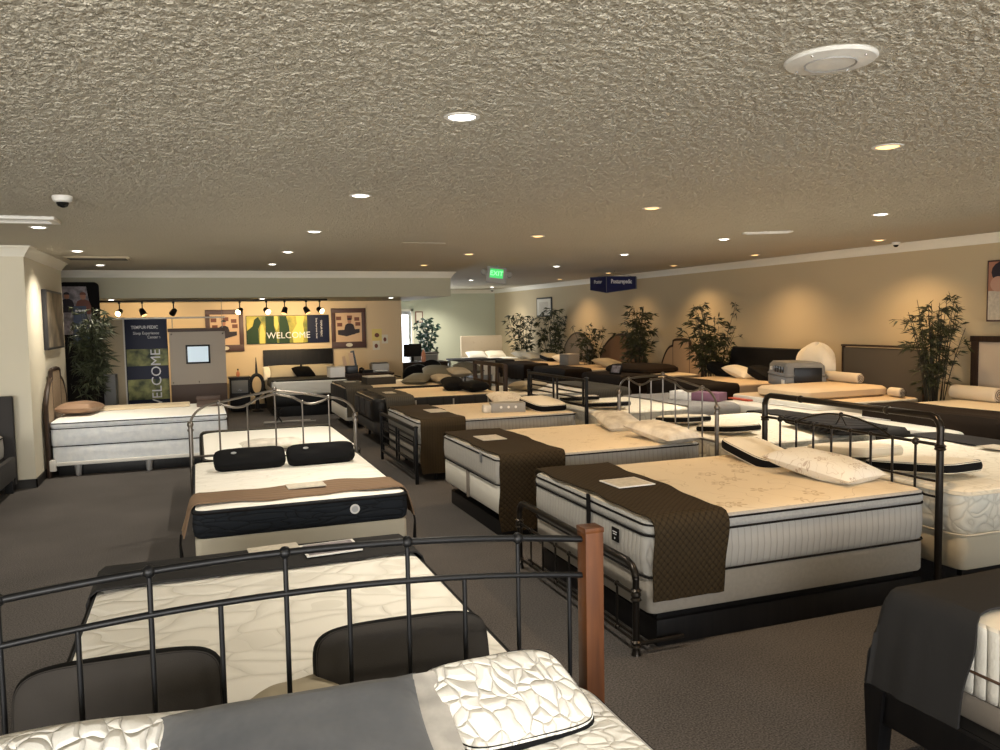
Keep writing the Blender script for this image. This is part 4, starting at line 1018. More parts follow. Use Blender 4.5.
# black leaning sleigh headboard
mb = MB(); n = 10; prof = [(.0, .45), (-.02, .8), (.0, 1.05), (.06, 1.24), (.075, 1.27), (.05, 1.285), (.02, 1.27), (-.05, 1.05), (-.075, .8), (-.06, .45)]
mb.prism([(p[0]+X+.05-.05, p[1]) for p in prof], -.78, .95); 
mb.build('headboard_panel', BLACKWOOD, r3, True)
MB().box(X-.05, X+.03, -.72, -.66, 0, .6, .004).box(X-.05, X+.03, .94, 1.0, 0, .6, .004).build('headboard_post', BLACKWOOD, r3)
arch_board(r4, X, 1.35, 1.02, 1.37, .60, DARKWOOD, FAB_TAN)
arch_board(r5, X, 1.95, .98, 1.44, .50, DARKWOOD, mat('upholstery_chestnut', (.17, .105, .065), .9, bump=.4, bscale=200), False)
arch_board(r6, X, 1.50, 1.10, 1.45, .50, FAB_GREY, WICKER, False)
# things on the right wall row
def roll(label, loc, rot, ln, r_):
    t = thing('foam_roll', label, 'foam roll', loc, rot, 'foam rolls on the beds by the right wall')
    prof = [(r_*.5, 0), (r_*.92, .012), (r_, .03), (r_, ln-.03), (r_*.92, ln-.012), (r_*.5, ln)]
    MB().lathe(prof, (0, 0, 0), 20, Matrix.Translation((-ln/2, 0, r_)) @ Matrix.Rotation(R(90), 4, 'Y')).build('roll', P_LOG, t)
    sp = [(-ln/2-.004, (.1+.8*k/40)*r_*math.cos(k*.45), r_+(.1+.8*k/40)*r_*math.sin(k*.45)) for k in range(41)]
    MB().tube(sp, .004, 5).build('spiral_end', PIPEB, t)
    return t
roll('cream foam roll at the head of the nearest bed by the right wall', (8.35, 6.75, .80), R(87), .62, .085)
roll('shorter cream foam roll beside it at the right edge', (8.35, 6.1, .80), R(86), .55, .085)
roll('cream foam roll below the grey headboard by the right wall', (8.3, 8.72, .882), R(88), .64, .07)
roll('short cream foam roll lying left of the bamboo canes on the second wall bed', (8.40, 7.92, .742), R(88), .22, .06)
o = MB().stack(-.8, .62, -.66, .32, [(.05, 0), (0, .03), (0, .10), (.04, .13), (.12, .14)], .14).build('foam_topper', TAN, None, True, (7.85, 8.72, .742)); tag(o, 'thick tan foam mattress topper with rounded edge on the second wall bed', 'mattress topper')
t = thing('pet_carrier', 'grey plastic pet carrier standing on the beds before the black headboard', 'pet carrier', (8.08, 9.40, .80), R(-22))
t.scale = (1.1, 1.1, 1.0)
MB().box(-.26, .26, -.36, .36, .0, .15, .02).build('lower_shell', PLASTG, t)
MB().stack(-.26, .26, -.36, .36, [(0, .15), (-.012, .16), (-.012, .18), (0, .185), (.01, .30), (.05, .345), (.12, .35)], .05).build('upper_shell', PLASTG, t)
for k in range(4): MB().box(-.268, -.255, -.28+.1*k, -.22+.1*k, .20, .29, .003).build('vent_slot', PLASTB, t)
MB().box(-.272, -.255, .16, .22, .22, .27, .003).build('latch', PLASTW, t)
MB().box(-.15, .20, -.375, -.355, .05, .28, .01).build('door', PLASTB, t)
MB().box(-.272, -.262, -.34, -.24, .05, .11).build('sticker', CARDW, t)
# bundled white duvet
b = MB(); n = 28; vs = []; fs = []
for i in range(15):
    ph = PI*i/14
    for j in range(n):
        th = 2*PI*j/n; f = 1+.05*math.sin(th*7+ph*3)+.03*math.sin(th*13)
        vs.append((.22*math.sin(ph)*math.cos(th)*f, .25*math.sin(ph)*math.sin(th)*f, .36-.36*math.cos(ph)*(1+.06*math.sin(th*5))))
for i in range(14):
    for j in range(n): fs.append((i*n+j, i*n+(j+1) % n, (i+1)*n+(j+1) % n, (i+1)*n+j))
b.add(vs, fs)
o = b.build('duvet_bundle', P_WHITE, None, True, (8.45, 9.50, .74), (R(8), R(4), 0))
o.scale = (1, 1.35, .92); tag(o, 'white bagged duvet bundle bulging up behind the pet carrier', 'duvet')
pillow('black pillow with a white edge, left on the bed with the black headboard', (8.4, 11.6, .80), (0, R(-20), R(95)), .55, .36, .17, P_BLACK, P_BLACK)
pillow('white pillow between two black ones on the bed with the black headboard', (8.35, 11.05, .80), (0, R(-14), R(95)), .55, .36, .18, P_WHITE)
pillow('black pillow right of the white one, next to the pet carrier', (8.38, 10.5, .80), (0, R(-20), R(95)), .50, .36, .17, P_BLACK, P_BLACK)
o = MB().stack(-.5, .5, -.6, .6, [(.05, 0), (0, .03), (.01, .08), (.06, .12), (.2, .15)], .2).build('crumpled_blanket', T_DARK, None, True, (8.0, 13.6, .77), (R(0), 0, R(12))); tag(o, 'dark brown crumpled blanket on the bed with the cane headboard', 'throw')
t = thing('tablet_stand', 'framed tablet sign leaning on the dark throw before the brown arched headboard', 'sign', (7.15, 13.1, .78), R(-70))
fo = MB().box(-.13, .13, -.012, .012, 0, .19, .004, Matrix.Rotation(R(-22), 4, 'X')).build('frame', BLACKWOOD, t)
MB().box(-.10, .10, -.016, -.010, .03, .165, .001, Matrix.Rotation(R(-22), 4, 'X')).build('printed_face', CARDP, t)
pillow('long cream pillow before the brown arched headboard', (8.2, 15.3, .76), (0, R(-8), R(92)), .8, .42, .17, P_TAN)
pillow('pale pillow with black end under the wicker headboard', (8.2, 18.3, .76), (0, R(-8), R(92)), .6, .42, .18, P_TAN, P_BLACK)
pillow('pale pillow right of the black-ended one under the wicker headboard', (8.2, 17.5, .76), (0, R(-8), R(92)), .6, .42, .18, P_WHITE)
pillow('ivory pillow on the last wall bed, below the framed picture', (8.2, 20.15, .76), (0, R(-8), R(92)), .7, .42, .17, P_WHITE)
pillow('second ivory pillow on the last wall bed, right of the first', (8.2, 19.5, .76), (0, R(-8), R(92)), .7, .42, .17, P_WHITE)
t = thing('paper_carton', 'small grey-white carton standing on the tan bed by the short bamboo', 'box', (7.9, 16.6, .76), R(15)); MB().box(-.16, .16, -.16, .16, 0, .24, .006).build('carton', PLASTGL, t); MB().box(-.17, .17, -.17, .17, .24, .25, .002).build('lid', CARD, t)
# papers on the slab
o = MB().box(-.13, .13, -.22, .22, 0, .02, .004).build('folder', RED, None, False, (7.05, 9.2, .665), (0, 0, 0)); tag(o, 'red folder on the far end of the pale slab', 'folder')
for k, (x, y, lab) in enumerate(((7.1, 8.6, 'large white sheet of paper beside the red folder'), (7.1, 8.0, 'second white sheet on the pale slab'), (7.08, 6.9, 'white paper lying under the metal headboard rail'))):
    o = MB().box(-.15, .15, -.26, .26, 0, .006).build('paper_sheet', CARDW, None, False, (x, y, .667), (0, 0, R(8*k-6))); tag(o, lab, 'paper', 'papers on the pale slab')
# ================= far bed with beige headboard
fb = bed('display_bed', 'far bed with tufted beige headboard in the back corner', (8.02, 21.4, 0), R(90), 1.5, 1.5, .2, .42, .70, WHITET, FAB_CHAR, FAB_CHAR, (), r=.1)
MB().box(1.52, 1.60, -.66, .66, .1, 1.33, .03).build('headboard_panel', FAB_BEIGE, fb)
for k in range(5):
    for z in (.95, 1.15): MB().ball((1.516, -.5+.25*k, z), .014, 8).build('tuft_button', FAB_BEIGE, fb)
pillow('white pillow at the left before the beige headboard', (7.7, 22.55, .70), (R(25), 0, 0), .6, .4, .16, BOXW)
pillow('white pillow at the right before the beige headboard', (8.3, 22.55, .70), (R(25), 0, 0), .6, .4, .16, P_WHITE)
t = thing('low_table', 'long white table with black boxes beneath, left of the beige far bed', 'table', (6.45, 19.3, 0), 0)
MB().box(-.5, .5, -.5, .5, .80, .84, .006).build('table_top', FAB_CHAR, t)
for x, y in ((-.44, -.42), (.44, -.42), (-.44, .42), (.44, .42)): MB().box(x-.03, x+.03, y-.03, y+.03, 0, .80, .003).build('leg', PLASTW, t)
MB().box(-.48, .48, -.46, -.44, .45, .80).build('front_panel', BOXW, t)

# ------------------------------------------------------------------ plants
def bamboo(label, loc, h, spread, ncane, ncl, seed, pot=True, leafm=LEAF, leaf=.14, low=.4, name='potted_bamboo', cane=.008, pm=POT, lw=.11, tw=.22):
    rnd = random.Random(seed)
    t = thing(name, label, 'plant', loc)
    if pot: 
        MB().lathe([(.12, 0), (.15, .02), (.18, .28), (.19, .30), (.175, .30), (.16, .26), (.001, .25)], n=24).build('pot', pm, t)
    lv = MB()
    tips = []
    xm = (XR-.03-loc[0]) if loc[0] > 7 else 9; xn = (PX+.03-loc[0]) if loc[0] < 0 else -9
    for k in range(ncane):
        a = rnd.random()*2*PI; r0 = rnd.random()*.11; r1 = r0+spread*(rnd.random()**.8)*.55
        hh = h*(.72+.28*rnd.random()); bx, by = r0*math.cos(a), r0*math.sin(a)
        ex, ey = r1*math.cos(a+rnd.uniform(-.4, .4)), r1*math.sin(a+rnd.uniform(-.4, .4))
        ex = min(xm, max(xn, ex))
        P = [(bx+(ex-bx)*(q/8)**1.8, by+(ey-by)*(q/8)**1.8, .24+(hh-.24)*q/8) for q in range(9)]
        MB().tube(P, [cane*(1-.07*q) for q in range(9)], 6).build('cane', CANE, t)
        tips.append(P)
    for c in range(ncl):
        P = rnd.choice(tips); f = low+(1-low)*rnd.random()**.8
        q = f*8; i = min(7, int(q)); u = q-i
        p = Vector(P[i])*(1-u)+Vector(P[i+1])*u
        az = rnd.random()*2*PI; el = rnd.uniform(-.1, .6); ln = tw*rnd.uniform(.3, 1)
        dv = Vector((math.cos(az)*math.cos(el), math.sin(az)*math.cos(el), math.sin(el)))
        e_ = p+dv*ln
        lv.tube([p, p+dv*ln*.5+Vector((0, 0, .01)), e_], .0022, 4)
        for m_ in range(rnd.randint(5, 8)):
            d2 = (dv+Vector((rnd.uniform(-.9, .9), rnd.uniform(-.9, .9), rnd.uniform(-1.0, .35)))).normalized()
            s_ = leaf*rnd.uniform(.7, 1.2); w_ = s_*lw
            b0 = p+dv*ln*rnd.uniform(.55, 1); sd = d2.cross(Vector((rnd.uniform(-1, 1), rnd.uniform(-1, 1), rnd.uniform(-1, 1)))).normalized()*w_
            nn = d2.cross(sd).normalized()*w_*.35
            m1_ = b0+d2*s_*.35; tip = b0+d2*s_+Vector((0, 0, -s_*.15))
            lv.add([b0, m1_+sd, tip, m1_-sd, m1_+nn], [(0, 1, 4), (1, 2, 4), (2, 3, 4), (3, 0, 4)])
    lv.v = [(min(xm, max(xn, v[0])), v[1], v[2]) for v in lv.v]
    me_ = lv.build('foliage', leafm, t, False)
    return t
bamboo('tall potted bamboo with dense canes before the right wall, nearest of the bamboos', (8.45, 7.38, 0), 2.10, .62, 26, 210, 1, low=.46, leaf=.115, lw=.09)
bamboo('potted bamboo between the cane headboard and the black headboard', (8.45, 11.92, 0), 2.02, .66, 16, 190, 2, low=.42)
bamboo('potted bamboo before the brown arched headboard by the right wall', (8.45, 14.5, 0), 2.04, .66, 16, 190, 3, low=.42)
bamboo('short potted bamboo between the wicker and brown arched headboards', (8.45, 16.8, 0), 1.68, .6, 9, 80, 4, low=.45)
bamboo('potted bamboo overlapping the framed picture at the far end of the right wall', (8.5, 18.85, 0), 2.08, .66, 14, 160, 5, low=.4)
bamboo('potted bamboo nearest the far corner of the right wall', (8.5, 20.8, 0), 2.06, .66, 12, 120, 6, low=.4)
LEAF3 = mat('long_leaf_light', (.10, .115, .065), .45, noise=.5, nscale=5)
bamboo('leafy dark plant beside the left pier before the tall photo banner', (-1.48, 13.35, 0), 2.12, .34, 16, 230, 8, leaf=.16, low=.38, lw=.085, tw=.20, leafm=LEAF3)
bamboo('small blue-green ficus tree by the bright far doorway', (6.35, 22.9, 0), 1.90, .55, 6, 150, 9, leafm=LEAF2, leaf=.11, low=.35, name='potted_ficus', pm=POTL, lw=.28)

# ------------------------------------------------------------------ alcove (welcome area)
BY = 15.15
# tall beige partition, banner, tablet booth
t = thing('booth_partition', 'tall beige partition panel left of the vertical welcome banner', 'partition', (-1.36, BY, 0))
MB().box(-.28, .22, 0, .06, 0, 1.93, .004).build('panel', BEIGEP, t); MB().box(.20, .23, -.01, .07, 0, 1.96, .003).build('edge_post', PLASTW, t)
t = thing('vertical_banner', 'vertical navy welcome banner with water lilies in a white frame', 'banner', (-.80, BY-.02, 0))
MB().box(-.335, .335, .0, .03, .02, 1.94, .003).build('backing', NAVYP, t)
MB().box(-.335, .345, -.012, .03, 1.93, 1.955).build('top_rail', PLASTW, t)
MB().box(-.32, .33, -.006, .0, .55, 1.42).build('photo_print', PHOTO2, t)
MB().box(-.32, .33, -.009, -.005, .90, 1.13).build('dark_water_print', NAVYP, t)
text('banner_lettering', 'TEMPUR·PEDIC', .075, (-.02, -.012, 1.79), (R(90), 0, 0), SIGNT, t, sx=.85, bold=.001)
text('banner_lettering', 'Sleep Experience', .07, (0, -.012, 1.69), (R(90), 0, 0), SIGNT, t, sx=.85)
text('banner_lettering', 'Center ›', .07, (.12, -.012, 1.62), (R(90), 0, 0), SIGNT, t, sx=.85)
text('welcome_lettering', 'WELCOME', .225, (.14, -.014, .87), (R(90), R(-90), 0), SIGNT, t)
t = thing('tablet_booth', 'taupe booth wall with a wall tablet and glass rail, under the soffit', 'display booth', (.02, BY, 0))
MB().box(-.46, .46, 0, .35, .0, .78, .004).build('lower_panel', BROWNP, t)
MB().box(-.46, .46, .0, .35, .78, 1.70, .004).build('upper_panel', TAUPEP, t)
MB().box(-.48, .48, -.02, .37, 1.70, 1.76, .006).build('top_cap', BROWNP, t)
tb = MB().box(-.20, .20, -.03, 0, 1.14, 1.47, .008).build('tablet', PLASTB, t); MB().box(-.17, .17, -.034, -.029, 1.17, 1.44).build('screen', SCREEN, tb)
for x in (-.4, .42): MB().box(x-.007, x+.007, 0, .014, 1.76, 1.93).build('rail_post', PLASTGL, t)
MB().tube([(-1.75+.35, 0, 1.945), (.47, 0, 1.945)], .014, 8).build('hand_rail', PLASTW, t)
MB().tube([(.42, 0, 1.93), (.42, 0, SZ)], .004, 6).build('cable', PLASTG, t)
for x, z in ((-.42, 1.66), (.42, 1.66), (-.42, .82), (0, .82)): MB().ball((x, -.005, z), .014, 8).build('stud', CHROME, t)
# tall photo banner behind the plant (rounded top)
t = thing('photo_banner', 'tall black photo banner with rounded top behind the leafy plant', 'banner', (-1.71, 14.45, 0))
def rrect(w, z0, z1, r_, n=6):
    P = [(-w/2, z0), (w/2, z0)]
    for k in range(n+1): P.append((w/2-r_+r_*math.cos(R(90*k/n)), z1-r_+r_*math.sin(R(90*k/n))))
    for k in range(n+1): P.append((-w/2+r_*math.cos(R(90+90*k/n))+r_, z1-r_+r_*math.sin(R(90+90*k/n))))
    return P
MB().prism(rrect(.56, .0, 2.53, .07), 0, .05).build('panel', PIPE, t, False)
MB().prism([(-.30, 1.7), (.08, 1.7), (.16, 2.0), (.10, 2.46), (-.30, 2.46)], -.006, 0).build('photo_print', CARDP, t, False)
def figure_print(t, x, z, s, skin=SKINP, cloth=INK, y=-.012, arm=True, name='figure_print'):
    """flat printed picture of a generic person"""
    c = [(x+s*a, z+s*b) for a, b in ((-.42, 0), (.42, 0), (.46, .5), (.36, .86), (.14, .98), (-.14, .98), (-.36, .86), (-.46, .5))]
    MB().prism(c, y-.003, y).build(name, cloth, t, False)
    MB().prism([(x+s*.17*math.cos(k*PI/8), z+s*1.18+s*.22*math.sin(k*PI/8)) for k in range(16)], y-.006, y-.003).build(name, skin, t, False)
    MB().prism([(x+s*.20*math.cos(k*PI/8), z+s*1.28+s*.19*math.sin(k*PI/8)) for k in range(0, 9)], y-.009, y-.006).build(name, cloth, t, False)
figure_print(t, -.18, 2.05, .22); figure_print(t, .05, 2.02, .24, cloth=INKR)
MB().prism([(-.12, 1.5), (.12, 1.5), (.09, 2.15), (-.09, 2.15)], -.025, -.02).build('blue_label_print', mat('print_slate_blue', (.06, .08, .14), .5), t, False)
MB().prism([(-.07, 2.06), (.07, 2.06), (.07, 2.09), (-.07, 2.09)], -.028, -.025).build('label_line', SIGNT, t, False)
# black chest behind plant
o = MB().box(-.25, .25, -.2, .2, 0, 1.02, .01).build('tall_cabinet', PLASTG, None, True, (-1.52, 14.85, 0)); tag(o, 'dark grey tall cabinet partly hidden behind the leafy plant', 'cabinet')
# canvas on the pier
t = thing('framed_canvas', 'dark-edged framed canvas print on the left pier', 'picture', (PX, 12.1, 1.92))
MB().box(0, .05, -.66, .66, -.38, .38, .004).build('frame', FRAMEP2, t)
MB().box(.045, .054, -.60, .62, -.35, .35).build('canvas_print', PHOTO3, t)
# alcove wall pictures (wall face y = 18)
def poster(x, z0, z1, w, label, flip=1):
    t = thing('framed_poster', label, 'poster', (x, 17.996, 0))
    MB().box(-w/2, w/2, -.045, 0, z0, z0+.14, .008).box(-w/2, w/2, -.045, 0, z1-.10, z1, .008).box(-w/2, -w/2+.09, -.045, 0, z0+.14, z1-.10, .008).box(w/2-.09, w/2, -.045, 0, z0+.14, z1-.10, .008).build('frame', FRAMEP, t)
    MB().box(-w/2+.08, w/2-.08, -.02, 0, z0+.13, z1-.09).build('poster_sheet', PAPER, t)
    figure_print(t, .02*flip, z0+.30, .25, y=-.021)
    MB().prism([(-.24, z0+.30), (-.05, z0+.26), (.24, z0+.34), (.24, z0+.42), (-.24, z0+.40)], -.035, -.03).build('seat_print', INK, t, False)
    for k, (a, b) in enumerate(((-.22, .62), (.02, .64), (.18, .60), (-.2, .48), (.2, .49))):
        MB().prism([(a-.05, z0+b), (a+.06, z0+b), (a+.06, z0+b+.08), (a-.05, z0+b+.08)], -.024, -.021).build('small_picture_print', INKR, t, False)
    MB().lathe([(.075, 0), (.075, .004)], n=20, M=Matrix.Scale(.55, 4, (0, 0, 1)) @ Matrix.Rotation(R(90), 4, 'X')).build('name_plate', PAPERW, t, loc=(0, -.046, z0+.07))
poster(3.17, 1.24, 2.12, .76, 'framed poster of a seated figure right of the welcome banner')
poster(.57, 1.24, 2.12, .76, 'framed poster of a figure left of the welcome banner', -1)
t = thing('welcome_banner', 'wide welcome banner with green and gold photo over the black headboard', 'banner', (1.87, 17.996, 0))
MB().box(-.87, .87, -.03, 0, 1.38, 1.985, .003).build('backing', NAVYP, t)
MB().box(-.86, .40, -.034, -.03, 1.39, 1.975).build('photo_print', PHOTO, t)
dg = mat('print_dark_green', (.015, .045, .015), .6); gd = mat('print_gold', (.72, .60, .14), .6)
for m_, P in ((dg, [(-.86, 1.39), (-.62, 1.39), (-.62, 1.70), (-.56, 1.84), (-.62, 1.96), (-.70, 1.90), (-.74, 1.76), (-.86, 1.66)]), (gd, [(-.60, 1.39), (-.50, 1.39), (-.49, 1.62), (-.53, 1.80), (-.57, 1.78), (-.60, 1.6)]), (dg, [(-.48, 1.39), (-.24, 1.39), (-.26, 1.6), (-.30, 1.78), (-.29, 1.97), (-.47, 1.97)]),
              (gd, [(-.30, 1.97), (-.22, 1.97), (-.20, 1.80), (-.24, 1.66), (-.29, 1.76)]), (dg, [(-.20, 1.39), (.02, 1.39), (.02, 1.72), (-.04, 1.97), (-.18, 1.97)]), (gd, [(.10, 1.39), (.30, 1.39), (.33, 1.60), (.31, 1.80), (.35, 1.97), (.16, 1.97), (.18, 1.80), (.08, 1.62)])):
    MB().prism(P, -.037, -.034).build('picture_print', m_, t, False)
text('welcome_lettering', 'WELCOME', .19, (.0, -.040, 1.55), (R(90), 0, 0), SIGNT, t)
text('banner_lettering', 'TEMPUR·PEDIC', .055, (.70, -.034, 1.69), (R(90), R(90), 0), SIGNT, t)
text('banner_lettering', 'Sleep Experience Center', .045, (.60, -.034, 1.69), (R(90), R(90), 0), SIGNT, t)
# track lights
t = thing('track_rail', 'black lighting track fixed under the soffit', 'lighting track', (.5, 16.2, SZ)); MB().box(-2.1, 1.95, -.02, .02, -.03, 0, .003).build('rail', BLACKM, t)
for k, (px, aim) in enumerate(((-1.28, 2), (-.9, 1), (-.37, 0), (.80, 2), (1.29, 2), (1.63, 1), (2.04, 1), (2.3, 2))):
    t = thing('track_spotlight', ['leftmost track spotlight with a glaring bulb', 'second track spotlight from the left, over the vertical banner', 'track spotlight above the tablet booth', 'track spotlight glaring at the left end of the welcome banner', 'second track spotlight over the welcome banner', 'track spotlight over the middle of the welcome banner', 'small track spotlight over the right of the welcome banner', 'rightmost track spotlight with a glaring bulb'][k], 'spotlight', (px, 16.2, SZ-.03), 0, 'spotlights on the soffit track')
    MB().box(-.02, .02, -.02, .02, -.03, 0, .003).tube([(0, 0, -.02), (0, 0, -.13)], .010, 8).build('stem', BLACKM, t)
    q = Matrix.Rotation(R((50, -15, -62)[aim]), 4, 'X') @ Matrix.Rotation(R([20, -25, 25, 30, -20, 15, -25, -30][k]), 4, 'Y')
    hd = MB().lathe([(.02, .07), (.045, .05), (.055, -.02), (.058, -.07)], (0, 0, 0), 18, q).build('lamp_head', BLACKM, t, loc=(0, 0, -.18))
    MB().lathe([(.001, -.068), (.05, -.074), (.05, -.06)], (0, 0, 0), 16, q).build('bulb_face', LAMPG if aim == 2 else LAMPO, hd)
    spot(px, 16.35, SZ-.24, (1, .74, .42), 30, 95, .7, (px+[.1, -.2, .2, .2, 0, 0, .1, .5][k], 18.0, 1.5))
# tempur bed
tb_ = bed('display_bed', 'bed with black headboard and white foot under the welcome banner', (2.06, 16.1, 0), R(90), 1.46, 1.82, .20, .42, .70, T_GREY, BOXW, BLACKWOOD, (), r=.08, frame=False)
MB().box(.03, 1.8, -.70, .70, 0, .22, .01).build('plinth', BLACKWOOD, tb_)
MB().box(1.82, 1.88, -.74, .74, .1, 1.25, .02).build('headboard_panel', BLACKWOOD, tb_)
pillow('tan pillow at the left on the bed under the welcome banner', (1.72, 17.55, .72), (R(45), 0, 0), .66, .42, .16, P_TAN)
pillow('tan pillow at the right on the bed under the welcome banner', (2.42, 17.55, .72), (R(45), 0, 0), .66, .42, .16, P_TAN)
pillow('black pillow in the middle of the bed under the welcome banner', (2.06, 17.3, .71), (R(30), 0, R(20)), .42, .36, .18, P_BLACK)
pillow('small white pillow edge at the far left of the bed under the banner', (1.38, 17.6, .72), (R(45), 0, 0), .2, .38, .14, P_WHITE)
throw('grey throw tucked over the bed under the welcome banner', (2.06, 16.1, 0), R(90), 1.46, .705, .02, .80, .12, .12, T_GREY)
t = thing('white_carton', 'small white carton on the right corner of the bed under the banner', 'box', (2.60, 16.35, .72), R(8)); MB().box(-.15, .15, -.12, .12, 0, .20, .005).build('carton', CARDW, t); MB().box(-.155, .155, -.125, .125, .2, .215, .003).build('lid', CARD, t)
t = thing('night_stand', 'small black cabinet with a bottle on it, right of the tablet booth', 'cabinet', (.80, 17.6, 0)); MB().box(-.20, .20, -.2, .2, .04, .70, .012).build('cabinet_body', PLASTB, t); MB().box(-.22, .22, -.22, .22, .70, .73, .006).build('top', PLASTB, t); MB().box(-.16, .16, -.206, -.2, .40, .66, .004).build('drawer', PLASTG, t); MB().box(-.04, .04, -.215, -.205, .45, .48).build('handle', CHROME, t)
t = thing('lotion_bottle', 'little amber bottle on the small black cabinet', 'bottle', (.78, 17.55, .73)); MB().lathe([(.03, 0), (.035, .02), (.035, .08), (.014, .11), (.014, .13)], n=16).build('bottle', ORANGEB, t); MB().lathe([(.016, .13), (.016, .16), (.005, .165)], n=12).build('cap', PLASTB, t)
t = thing('loop_sculpture', 'tall black loop sculpture with a pointed stem beside the black headboard', 'sculpture', (1.14, 17.45, 0))
MB().lathe([(.12, 0), (.12, .03), (.05, .06), (.035, .25), (.05, .34)], n=20).build('base', PLASTB, t)
MB().tube([(.13*math.sin(2*PI*k/24), 0, .55-.21*math.cos(2*PI*k/24)) for k in range(24)], .038, 10, True).build('loop', PLASTB, t)
MB().tube([(0, 0, .76), (0, 0, .95), (0, 0, 1.12)], [.03, .018, .006], 10).build('stem', PLASTB, t)
# notes on the wall
for x, z, w, h, m, lab in ((4.02, 1.52, .22, .26, YELLOW, 'yellow note pinned on the alcove wall'), (4.20, 1.42, .14, .2, PAPERW, 'small sketch pinned right of the yellow note'), (4.0, 1.28, .16, .2, PAPERW, 'small sketch pinned below the yellow note')):
    o = MB().box(-w/2, w/2, -.008, 0, -h/2, h/2).build('wall_note', m, None, False, (x-.22, 18.0, z)); tag(o, lab, 'note', 'notes on the alcove wall')
    MB().prism([(.04*math.cos(k*PI/5)*w/.16, -.01+.05*math.sin(k*PI/5)) for k in range(10)], -.010, -.008).build('drawing', INKR, o, False)
# desk and chairs at the right end of the alcove wall
t = thing('office_desk', 'dark desk loaded with equipment right of the bed under the banner', 'desk', (3.22, 16.8, 0))
MB().box(-.6, .6, -.35, .35, .72, .76, .006).build('desk_top', DARKWOOD, t); MB().box(-.58, -.5, -.33, .33, 0, .72).box(.5, .58, -.33, .33, 0, .72).build('side_panel', DARKWOOD, t); MB().box(-.5, .5, -.33, -.30, .2, .72).build('front_panel', DARKWOOD, t)
t = thing('brochure_rack', 'black rack of brochures standing at the left of the dark desk', 'rack', (2.98, 16.7, .76), R(-10)); MB().box(-.13, .13, -.10, .10, 0, .16, .006).build('tray', PLASTB, t); MB().box(-.12, -.05, -.02, .0, .1, .38, 0, Matrix.Rotation(R(-12), 4, 'Y')).box(.0, .09, .02, .04, .1, .42, 0, Matrix.Rotation(R(-8), 4, 'Y')).build('brochures', PAPER, t); MB().box(.06, .14, .05, .07, .1, .45, 0, Matrix.Rotation(R(-10), 4, 'Y')).build('brochures', PLASTB, t)
t = thing('desk_phone', 'black desk phone in the middle of the dark desk', 'telephone', (3.28, 16.7, .76), R(15)); MB().box(-.12, .12, -.10, .10, 0, .06, .01).build('phone_base', PLASTB, t); MB().tube([(-.10, -.08, .08), (-.10, 0, .10), (-.10, .08, .08)], .022, 8).build('handset', PLASTB, t)
t = thing('desk_printer', 'pale printer at the right of the dark desk', 'printer', (3.58, 16.8, .76)); MB().box(-.18, .18, -.16, .16, 0, .18, .02).build('printer_body', PLASTGL, t); MB().box(-.16, .16, -.14, .12, .18, .20, .004).build('lid', PLASTB, t); MB().box(-.12, .12, -.24, -.15, .03, .04).build('paper_tray', CARDW, t)
def chair(label, x, y, rz, z=0):
    t = thing('office_chair', label, 'chair', (x, y, z), rz, 'black chairs by the desk')
    MB().stack(-.23, .23, -.22, .22, [(.03, .44), (0, .46), (0, .50), (.04, .52)], .08).build('seat', PLASTB, t)
    M = Matrix.Translation((0, .21, .55)) @ Matrix.Rotation(R(-12), 4, 'X')
    P = []
    for k in range(13): P.append((.22*math.cos(PI*k/12), .20+.16*math.sin(PI*k/12)))
    P += [(-.20, 0), (.20, 0)]
    MB().prism(P, -.02, .02, M).build('backrest', PLASTB, t)
    for sx in (-1, 1):
        for sy in (-1, 1): MB().tube([(sx*.18, sy*.17, .45), (sx*.21, sy*.2, 0)], .012, 8).build('leg', BLACKM, t)
    for sx in (-1, 1): MB().tube([(sx*.24, .18, .68), (sx*.25, 0, .70), (sx*.24, -.16, .66)], .014, 8).build('armrest', BLACKM, t)
chair('black round-backed chair left of the alcove wall end', 4.05, 16.45, R(200)); chair('black round-backed chair right of the first by the wall end', 4.42, 16.95, R(170)); chair('black chair facing the bright doorway', 5.3, 18.6, R(150))
t = thing('reception_desk', 'dark reception desk by the bright doorway', 'desk', (5.15, 19.6, 0))
MB().box(-.7, .7, -.35, .35, .76, .80, .006).build('desk_top', DARKWOOD, t); MB().box(-.68, -.62, -.33, .33, 0, .76).box(.62, .68, -.33, .33, 0, .76).build('side_panel', DARKWOOD, t); MB().box(-.62, .62, -.33, -.3, .1, .76).build('front_panel', DARKWOOD, t)
t = thing('desk_monitor', 'monitor on the reception desk silhouetted against the bright doorway', 'monitor', (5.05, 19.7, .80), R(20)); MB().box(-.26, .26, -.02, .02, .12, .44, .008).build('screen_housing', PLASTB, t); MB().box(-.03, .03, -.01, .03, 0, .14).box(-.12, .12, -.09, .09, 0, .015, .004).build('stand', PLASTB, t)
t = thing('water_bottle', 'clear bottle with orange label on the bed by the pillow pile', 'bottle', (4.95, 17.0, .0)); t.location = (5.25, 19.4, .80); MB().lathe([(.05, 0), (.055, .02), (.055, .2), (.02, .27), (.02, .30)], n=18).build('bottle', ORANGEB, t); MB().lathe([(.022, .30), (.022, .33), (.001, .335)], n=12).build('cap', CARDW, t)
t = thing('filing_cabinet', 'pale filing cabinet between the doorway and the ficus', 'cabinet', (6.0, 22.3, 0)); MB().box(-.4, .4, -.25, .25, 0, .88, .008).build('cabinet_body', POTL, t); MB().box(-.42, .42, -.27, .27, .88, .91, .004).build('top', DARKWOOD, t); MB().box(-.36, .36, -.26, -.25, .48, .84).build('drawer', PLASTGL, t)
